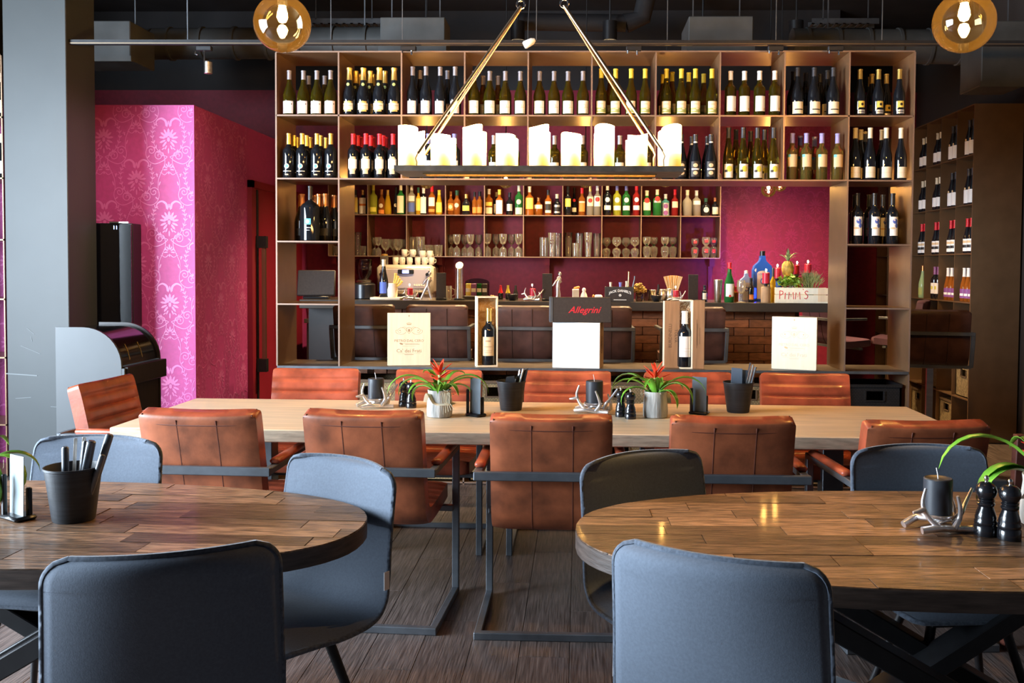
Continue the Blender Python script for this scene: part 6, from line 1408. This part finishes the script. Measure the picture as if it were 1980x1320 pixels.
flask(1442, .30, .105, .25, 'glass_ice', 'cap_white', 'pale blue-white gin bottle beside the very large blue one', '')
def red_candle(px, py_base, d, label, hh=.07, rad=.026, stand=None):
    p = onY(px, py_base, BY + d); z = CT if stand is None else p.z
    if stand: s = thing('candle_stand', stand[1], 'candle holder', (p.x, BY + d, CT)); ob(stand[2], G().lathe([(.036, 0), (.038, .006), (.038, p.z - CT - .03), (.03, p.z - CT - .022)], 18).mesh('stand', stand[0], 40), s); ob('plate', G().lathe([(.012, p.z - CT - .022), (.014, p.z - CT - .008), (.036, p.z - CT - .004), (.036, p.z - CT), (.001, p.z - CT)], 18).mesh('plate', 'black_metal', 40), s)
    c = thing('red_candle', label, 'candle', (p.x, BY + d, z + .0005), 0, 'red candles beside the crate'); ob('wax', G().lathe([(rad, 0), (rad, hh - .003), (rad - .004, hh), (.001, hh - .003)], 18).mesh('wax', 'candle_red', 40), c)
    ob('wick', G().tube([(0, 0, hh - .004), (0, 0, hh + .008)], .0012, 5).mesh('wick', 'cap_black', 40), c); ob('flame', G().ball((0, 0, hh + .018), .0065, 0, 10, 1.9).mesh('flame', 'flame', 60), c)
red_candle(1481, 548, .10, 'lit red candle on a jar before the very large gin bottle', .085, .029, ('kraft', 'brown jar stand carrying a red candle before the gin bottle', 'jar'))
KIND['amberslim'] = ('spir', .27, .022, 'glass_yellow', 'cap_darkgrey', .75, []); bottle('amberslim', on_bar(1494, .2), 'slim amber bottle between the red candles', None, name='spirit_bottle')
red_candle(1503, 538, .34, 'lit red candle on a blue glass, behind the crate', .085, .026, ('glass_blue', 'blue glass stand with a red candle behind the crate', 'glass'))
red_candle(1541, 530, .36, 'pink-red candle beside the pineapple', .075, .018, ('glass_red', 'slim red stand beside the pineapple', 'glass'))
red_candle(1562, 528, .40, 'lit red candle rising out of the rosemary', .075, .028, ('black_metal', 'dark stand hidden in the rosemary under a red candle', 'stem'))
# crate with herbs and pineapple
p = on_bar(1548, .12); t = thing('herb_crate', 'small white wooden crate lettered in red, full of herbs', 'crate', p, R(-8)); cw, cdp = .20, .14
for k in range(2):
    ob('slat', G().span((-cw, -cdp / 2, .012 + k * .055), (cw * .62, -cdp / 2 + .007, .062 + k * .055)).mesh('slat', 'pine_pale', 0), t); ob('slat', G().span((-cw, cdp / 2 - .007, .012 + k * .055), (cw, cdp / 2, .062 + k * .055)).mesh('slat', 'pine_pale', 0), t)
    ob('end_slat', G().span((cw * .62, -cdp / 2 - .001, .012 + k * .055), (cw, -cdp / 2 + .007, .062 + k * .055)).mesh('end_slat', 'pine_box', 0), t); ob('end_slat', G().span((-cw, -cdp / 2 + .007, .012 + k * .055), (-cw + .008, cdp / 2 - .007, .062 + k * .055)).mesh('end_slat', 'pine_pale', 0), t)
ob('foot_rail', G().span((-cw, -cdp / 2 + .008, 0), (cw, cdp / 2 - .008, .012)).mesh('foot_rail', 'pine_pale', 0), t)
q = G(); M = Matrix.Translation((0, -cdp / 2 - .0008, .028)) @ FACE
for x, sts in ((-.165, [[(0, 0), (0, .066)], [(0, .066), (.022, .060), (.024, .045), (.012, .034), (0, .032)]]), (-.125, [[(0, 0), (.002, .05)]]), (-.098, [[(0, 0), (.004, .056), (.018, .02), (.034, .056), (.038, 0)]]), (-.046, [[(0, 0), (.004, .054), (.018, .018), (.032, .058), (.036, 0)]]), (.010, [[(0, .082), (.004, .074)]]), (.024, [[(.026, .058), (.014, .066), (.002, .054), (.012, .040), (.024, .026), (.014, .006), (-.002, .010)]])):
    for st_ in sts: q.strip([(x + u, v) for u, v in (smooth_pts(st_, 4) if len(st_) > 4 and x not in (-.098, -.046) else st_)], .0058, 0, M)
ob('lettering', q.mesh('lettering', 'print_red', 0), t)
def herb(px, d, label, mat, n, rad, hgt, needle):
    x, y, z = on_bar(px, d); t = thing('herb_bush', label, 'plant', (x, y, z + .02), 0, 'herbs in the crate'); q = G(); st = G()
    for k in range(n):
        a = rng.uniform(0, 2 * PI); e = rng.uniform(.2, 1.4); rr = rad * rng.uniform(.3, 1); c = Vector((rr * math.cos(a) * math.cos(e * .7), rr * .55 * math.sin(a) * math.cos(e * .7), .10 + hgt * math.sin(e) * rng.uniform(.5, 1)))
        if needle:
            d_ = (c - Vector((0, 0, .06))).normalized(); d_ += Vector((rng.uniform(-.5, .5), rng.uniform(-.5, .5), rng.uniform(-.3, .5))); q.tube([c, c + d_.normalized() * .036], [.0017, .0008], 4)
        else:
            u = Vector((rng.uniform(-1, 1), rng.uniform(-1, 1), rng.uniform(-.4, .8))).normalized() * .022; v = u.cross(Vector((rng.uniform(-1, 1), rng.uniform(-1, 1), rng.uniform(-1, 1)))).normalized() * .012
            q.add([c - u, c + v, c + u, c - v], [(0, 1, 2, 3)])
        if k % 8 == 0: st.tube([(0, 0, 0), tuple(c)], .0018, 4)
    s_ = ob('foliage', q.mesh('foliage', mat, 0), t); s_['kind'] = 'stuff'; ob('stem', st.mesh('stem', 'herb_grey', 0), t)
herb(1524, .10, 'bright green leafy herb spilling over the crate', 'herb_green', 170, .095, .10, False)
herb(1566, .14, 'grey-green rosemary bush in the crate', 'herb_grey', 300, .105, .11, True)
p = onY(1523, 535, BY + .30); t = thing('pineapple', 'golden pineapple behind the herb crate', 'fruit', (p.x, BY + .30, CT))
ob('stand', G().lathe([(.04, 0), (.04, .10), (.03, p.z - CT)], 16).mesh('stand', 'hopper_glass', 40), t); zb = p.z - CT
ob('fruit', G().lathe([(.02, zb), (.040, zb + .015), (.050, zb + .06), (.046, zb + .10), (.028, zb + .125), (.001, zb + .13)], 18).mesh('fruit', 'pineapple', 60), t)
for k in range(16): ob('crown_leaf', leaf_blade(.085 + .03 * (k % 3) * .5, .014, -.2 if k > 8 else 1.1, 1.1 + .02 * k, R(k * 137.5), (0, 0, zb + .12), 0, 5).mesh('crown_leaf', 'herb_grey', 60), t)
# small blue lamp standing behind the gin bottles
x, y, z = on_bar(1458, .50); t = thing('blue_lamp', 'small blue bar lamp behind the gin bottles, lighting the wall', 'lamp', (x, y, z)); ob('base', G().lathe([(.04, 0), (.04, .012), (.03, .02)], 16).mesh('base', 'black_metal', 40), t); ob('glow_tube', G().lathe([(.012, .02), (.014, .03), (.014, .10), (.001, .105)], 12).mesh('glow_tube', 'led_blue', 50), t)

# unseen warm downlights, added to brighten the bar
for k in range(5):
    t = thing('added_downlight', '%s added black can downlight over the bar aisle, from the coffee machine side' % ORD[k], 'downlight', (-1.35 + k * .8, 8.15, 3.42), 0, 'added can downlights over the bar')
    ob('can', G().lathe([(.060, 0), (.062, 0), (.062, .16), (.02, .165), (.02, .17), (.056, .15), (.056, 0)], 18, 0, None, False).mesh('can', 'black_metal', 40), t)
    ob('lamp', G().lathe([(.05, .07), (.001, .071)], 16, 0, None, False).mesh('lamp', 'spot_lamp', 0), t); ob('stem', G().tube([(0, 0, .16), (0, 0, ZC - 3.42)], .008, 8).mesh('stem', 'black_metal', 40), t)
    l = bpy.data.lights.new('added_bar_beam', 'SPOT'); l.energy = 240; l.color = (1.0, .68, .34); l.spot_size = R(92); l.spot_blend = .6; l.shadow_soft_size = .05
    o = bpy.data.objects.new('added_bar_beam', l); COL.objects.link(o); o.parent = t; o.location = (0, 0, .03)
# beam of the small blue lamp, thrown up the wall behind it
l = bpy.data.lights.new('blue_beam', 'SPOT'); l.energy = 30; l.color = (.22, .10, 1.0); l.spot_size = R(60); l.spot_blend = 1.0; l.shadow_soft_size = .02
x, y, z = on_bar(1458, .50); o = bpy.data.objects.new('blue_beam', l); COL.objects.link(o); o.location = (x, y + .03, z + .08)
o.rotation_euler = (onY(1455, 470, YB) - o.location).to_track_quat('-Z', 'Y').to_euler()
# warm ceiling spot over the oval tables, above the picture
t = thing('ceiling_spot', 'black ceiling spotlight throwing warm light on the brown oval table', 'spotlight', (.42, 2.48, 3.5))
ob('can', G().lathe([(.050, 0), (.052, 0), (.052, .14), (.02, .15), (.046, .13), (.046, 0)], 18, 0, None, False).mesh('can', 'black_metal', 40), t)
ob('stem', G().tube([(0, 0, .14), (0, 0, ZC - 3.5)], .008, 8).mesh('stem', 'black_metal', 40), t); ob('lamp', G().lathe([(.042, .06), (.001, .061)], 16, 0, None, False).mesh('lamp', 'spot_lamp', 0), t)
l = bpy.data.lights.new('spot_beam', 'SPOT'); l.energy = 75; l.color = (1.0, .58, .20); l.spot_size = R(30); l.spot_blend = .8; l.shadow_soft_size = .04
o = bpy.data.objects.new('spot_beam', l); COL.objects.link(o); o.parent = t; o.location = (0, 0, .02)

# ================================================================== LAMPS
def globe(loc, r_, label, grp, big):
    t = thing('globe_pendant', label, 'pendant lamp', loc, 0, grp)
    ob('glass_globe', G().lathe([(max(r_ * math.sin(PI * i / 24), 1e-6), -r_ * math.cos(PI * i / 24)) for i in range(24)], 36, 0, None, False).mesh('glass_globe', 'amber_globe', 80), t)
    ob('socket', G().lathe([(r_ * .14, r_ * .62), (r_ * .17, r_ * .70), (r_ * .17, r_ * 1.02), (r_ * .05, r_ * 1.08)], 16).mesh('socket', 'black_metal', 40), t)
    ob('bulb', G().lathe([(1e-4, r_ * .02), (r_ * .12, r_ * .07), (r_ * .19, r_ * .22), (r_ * .17, r_ * .38), (r_ * .11, r_ * .62)], 16, 0, None, False).mesh('bulb', 'filament' if big else 'filament_small', 60), t)
    ob('cord', G().tube([(0, 0, r_ * 1.05), (0, 0, ZC - loc[2])], .004, 8).mesh('cord', 'black_metal', 50), t)
p = onY(546, 46, 4.2); globe(p, .127, 'big amber glass globe lamp hanging beside the wine rack corner', 'large amber globe lamps', True)
p = onY(1864, 43, 4.2); globe(p, .133, 'big amber glass globe lamp hanging over the tall end rack', 'large amber globe lamps', True)
for k, (px, py, Y) in enumerate(((825, 350, 7.55), (978, 349, 7.55), (1132, 348, 7.55), (1287, 347, 7.55), (1486, 367, 7.9), (1508, 357, 8.4))):
    p = onY(px, py, Y); globe(p, .062, '%s small amber globe lamp over the bar, counted from the coffee machine' % ORD[k], 'small globe lamps over the bar', False)

# candle chandelier
CX0, CX1, CY0, CD, CZ = -.812, .450, 4.06, .285, 1.897
t = thing('candle_chandelier', 'rectangular metal tray chandelier with glowing candles over the long table', 'chandelier', ((CX0 + CX1) / 2, CY0 + CD / 2, CZ))
hx, hy = (CX1 - CX0) / 2, CD / 2
for nm, a, b in (('tray_bar', (-hx, -hy, -.024), (hx, -hy + .10, 0)), ('tray_bar', (-hx, hy - .10, -.024), (hx, hy, 0)), ('tray_end', (-hx, -hy + .10, -.024), (-hx + .11, hy - .10, 0)), ('tray_end', (hx - .11, -hy + .10, -.024), (hx, hy - .10, 0))):
    ob(nm, G().span(a, b).mesh(nm, 'tray_metal', 0), t)
q = G(); q.bar((-hx + .11, -hy + .10, -.026), (hx - .11, -hy + .10, -.026), .006, .006).bar((-hx + .11, hy - .10, -.026), (hx - .11, hy - .10, -.026), .006, .006); ob('painted_gleam', q.mesh('painted_gleam', 'gold_wire', 0), t)  # gold bars stand in for candle light along the tray opening
def wax_mesh(hh, seed):
    rr = random.Random(seed); n = 24; r_ = .0432; q = G(); ph = rr.uniform(0, 6)
    topz = [hh + .006 * math.sin(2 * PI * k / n + ph) + .003 * math.sin(4 * PI * k / n + ph * 2) for k in range(n)]
    vs = []
    for zz in (0, .02, .07, .12): vs += [(r_ * math.cos(2 * PI * k / n), r_ * math.sin(2 * PI * k / n), min(zz, hh - .02)) for k in range(n)]
    vs += [(r_ * math.cos(2 * PI * k / n), r_ * math.sin(2 * PI * k / n), topz[k]) for k in range(n)]
    vs += [(r_ * .82 * math.cos(2 * PI * k / n), r_ * .82 * math.sin(2 * PI * k / n), topz[k] - .002) for k in range(n)]
    vs += [(r_ * .7 * math.cos(2 * PI * k / n), r_ * .7 * math.sin(2 * PI * k / n), hh - .03) for k in range(n)]
    fs = [(i * n + k, i * n + (k + 1) % n, (i + 1) * n + (k + 1) % n, (i + 1) * n + k) for i in range(6) for k in range(n)] + [tuple(6 * n + k for k in range(n)), tuple(range(n - 1, -1, -1))]
    return q.add(vs, fs).mesh('wax', 'led_wax', 50)
for k, px in enumerate((789, 852, 913.5, 977.5, 1042, 1104, 1168.5, 1232.5, 1298)):
    p = onY(px, 300, CY0 + .05)
    for rw, yy in (('front', CY0 + .05), ('rear', CY0 + CD - .05)):
        hh = .176 if k % 2 == 0 else .140
        c = ob('led_candle', wax_mesh(hh, k * 2 + (rw == 'rear')), None, (p.x, yy, CZ + .0005))
        tag(c, '%s glowing %s candle in the %s row of the chandelier' % (ORD[k], 'tall' if k % 2 == 0 else 'short', rw), 'candle', 'glowing candles on the chandelier')
        ob('wick', G().tube([(0, 0, hh - .03), (0, 0, hh - .008)], .0015, 5).mesh('wick', 'cap_black', 40), c)
base = Vector(((CX0 + CX1) / 2, CY0 + CD / 2, CZ))
tops = {-1: onY(1007, 14, 4.2), 1: onY(1091, 12, 4.2)}
for sx, bots in ((-1, ((808, 296, CY0 - .006), (822, 298, CY0 + CD + .006))), (1, ((1281, 292, CY0 - .006), (1262, 290, CY0 + CD + .006)))):
    tp = tops[sx]
    for k, (px, py, Y) in enumerate(bots):
        b = onY(px, py, Y); e = tp + Vector((0, -.012 if k == 0 else .012, 0))
        ob('rod', G().tube([tuple(b - base), tuple(e - base)], .0072, 10).mesh('rod', 'rod_bronze', 50), t)
        ob('hook', G().tube([tuple(b - base), tuple(b - base + Vector((-sx * -.010, 0, -.022))), tuple(b - base + Vector((sx * .004, 0, -.040))), tuple(Vector((b.x - base.x + sx * .006, b.y - base.y, .0)))], .0035, 7).mesh('hook', 'rod_bronze', 50), t)
    ob('ring', G().tube([(tp.x - base.x + .018 * math.cos(2 * PI * k / 16), tp.y - base.y, tp.z - base.z + .012 + .018 * math.sin(2 * PI * k / 16)) for k in range(17)], .0045, 7).mesh('ring', 'chrome', 50), t)
    apex = Vector((0.0 - base.x - .17, 0, ZC - base.z)); z = tp.z - base.z + .03; k = 0
    while z < 1.6:
        c = Vector((tp.x - base.x + (sx * .012) * k * .5, tp.y - base.y, z + .012)); a = k % 2
        ob('chain_link', G().tube([(c.x + (.009 * math.cos(2 * PI * i / 12) if a else 0), c.y + (0 if a else .009 * math.cos(2 * PI * i / 12)), c.z + .017 * math.sin(2 * PI * i / 12)) for i in range(13)], .003, 6).mesh('chain_link', 'chrome', 50), t)
        z += .026; k += 1
        if k > 6: break
    ob('cord', G().tube([(tp.x - base.x + sx * .03, tp.y - base.y, z), (tp.x - base.x + sx * .2, tp.y - base.y, ZC - base.z)], .004, 6).mesh('cord', 'rod_bronze', 50), t)

# ================================================================== RACKS AT THE SIDES
RX, RY0, RPY = 3.277, 7.9, .355
RZ = [2.836 - .414 * k for k in range(6)] + [.36, .016]
t = thing('tall_rack', 'brown steel bottle rack against the far wall, plain end panel towards us', 'shelf', (RX, RY0, 0))
ob('end_panel', G().span((0, 0, 0), (.405, .012, RZ[0])).mesh('end_panel', 'steel_brown', 0), t)
for z in RZ: ob('shelf_board', G().span((0, .012, z - .010), (.405, RPY * 7, z)).mesh('shelf_board', 'steel_brown', 0), t)
for k in range(1, 8):
    for i in range(7): ob('divider', G().span((0, RPY * k - .008, RZ[i + 1]), (.405, RPY * k, RZ[i] - .010)).mesh('divider', 'steel_brown', 0), t)
ob('back_panel', G().span((.400, .012, 0), (.405, RPY * 7, RZ[0] - .01)).mesh('back_panel', 'cabinet_black', 0), t)
RK = [('rackdark', 'rackdark', 'rackwhite', 'rackwhite', 'rackwhite'), ('rackdark', 'rackdark', 'rackwhite', 'rackwhite', 'rackwhite'), ('rackred',) * 5, ('rackrose', 'rackrose', 'rackpurple', 'rackgreen', 'rackgreen')]
RDES = {'rackdark': 'dark-capped white-label', 'rackwhite': 'cream-capped white-label', 'rackred': 'red-capped', 'rackrose': 'white-capped rosé', 'rackpurple': 'purple-capped', 'rackgreen': 'pale green'}
for i, kinds in enumerate(RK):
    for k, kd in enumerate(kinds):
        nb = 3 if kd == 'rackrose' else (1 if kd == 'rackgreen' else 2)
        for j in range(nb):
            y = RY0 + RPY * (k + .5) + (j - (nb - 1) / 2) * .085
            bottle(kd, (RX + .055, y, RZ[i + 1]), '%s %s bottle, tall end rack, %s row, %s compartment from its end panel' % (ORD[j], RDES[kd], ORD[i], ORD[k]), 'bottles in the tall end rack', R(-72))
for k, (zi, yk, l) in enumerate(((6, .5, 'seagrass basket low in the tall end rack, next to the end panel'), (6, 2.5, 'seagrass basket low in the tall end rack, third compartment'), (7, 1.5, 'seagrass basket on the bottom of the tall end rack, second compartment'), (7, 3.5, 'seagrass basket on the bottom of the tall end rack, fourth compartment'))):
    b_ = basket(0, 0, 'seagrass', l, 'baskets in the tall end rack'); b_.location = (RX + .03, RY0 + RPY * yk, RZ[zi]); b_.rotation_euler = (0, 0, R(-90)); b_.scale = (.92, .95, .95)
# rack at the far left, only its end shows beside the pillar
LX1 = onY(7, 400, 6.2).x
t = thing('side_rack', 'steel bottle rack at the left picture edge, mostly hidden by the pillar', 'shelf', (LX1, 6.2, 0))
LZs = [onY(4, yy, 6.2).z for yy in (104, 225, 343, 462, 577, 690)] + [.36, .016]
for z in LZs: ob('shelf_board', G().span((-.8, 0, z - .010), (0, .36, z)).mesh('shelf_board', 'steel_brown', 0), t)
for k in range(3): ob('divider', G().span((-.8 + .396 * k, 0, .016), (-.8 + .396 * k + .008, .36, LZs[0])).mesh('divider', 'steel_brown', 0), t)
for i in (1, 2):
    for k in range(4):
        bottle('rackwhite', (LX1 - .05 - .09 * k, 6.26, LZs[i]), '%s white-label bottle from the pillar, %s shelf of the left edge rack' % (ORD[k], 'upper' if i == 1 else 'lower'), 'bottles in the left edge rack')
# dark red wooden chair at the right edge
def slat_chair(loc, rz, label):
    t = thing('wooden_chair', label, 'chair', loc, rz); W = .22
    for sx in (-1, 1):
        ob('back_post', G().bar((sx * W, -.20, 0), (sx * W, -.26, .84), .034, .034, 0, (0, 1, 0), .003).mesh('back_post', 'dark_red_wood', 30), t); ob('leg', G().bar((sx * W, .20, 0), (sx * W, .20, .44), .034, .034, 0, (0, 1, 0), .003).mesh('leg', 'dark_red_wood', 30), t)
    for z in (.80, .70): ob('slat', G().bar((-W, -.255 + (.82 - z) * .07, z), (W, -.255 + (.82 - z) * .07, z), .018, .035, 0, (0, 0, 1), .003).mesh('slat', 'dark_red_wood', 30), t)
    ob('seat', G().box((.50, .46, .035), (0, 0, .455), None, 0, .012).mesh('seat', 'dark_red_wood', 40), t)
    ob('apron', G().span((-W, .19, .39), (W, .21, .435)).span((-W, -.21, .39), (W, -.19, .435)).mesh('apron', 'dark_red_wood', 0), t)
p = onZ(2005, 842, .83); slat_chair((p.x + .12, p.y + .24, 0), R(4), 'dark red wooden slat-back chair at the right picture edge')
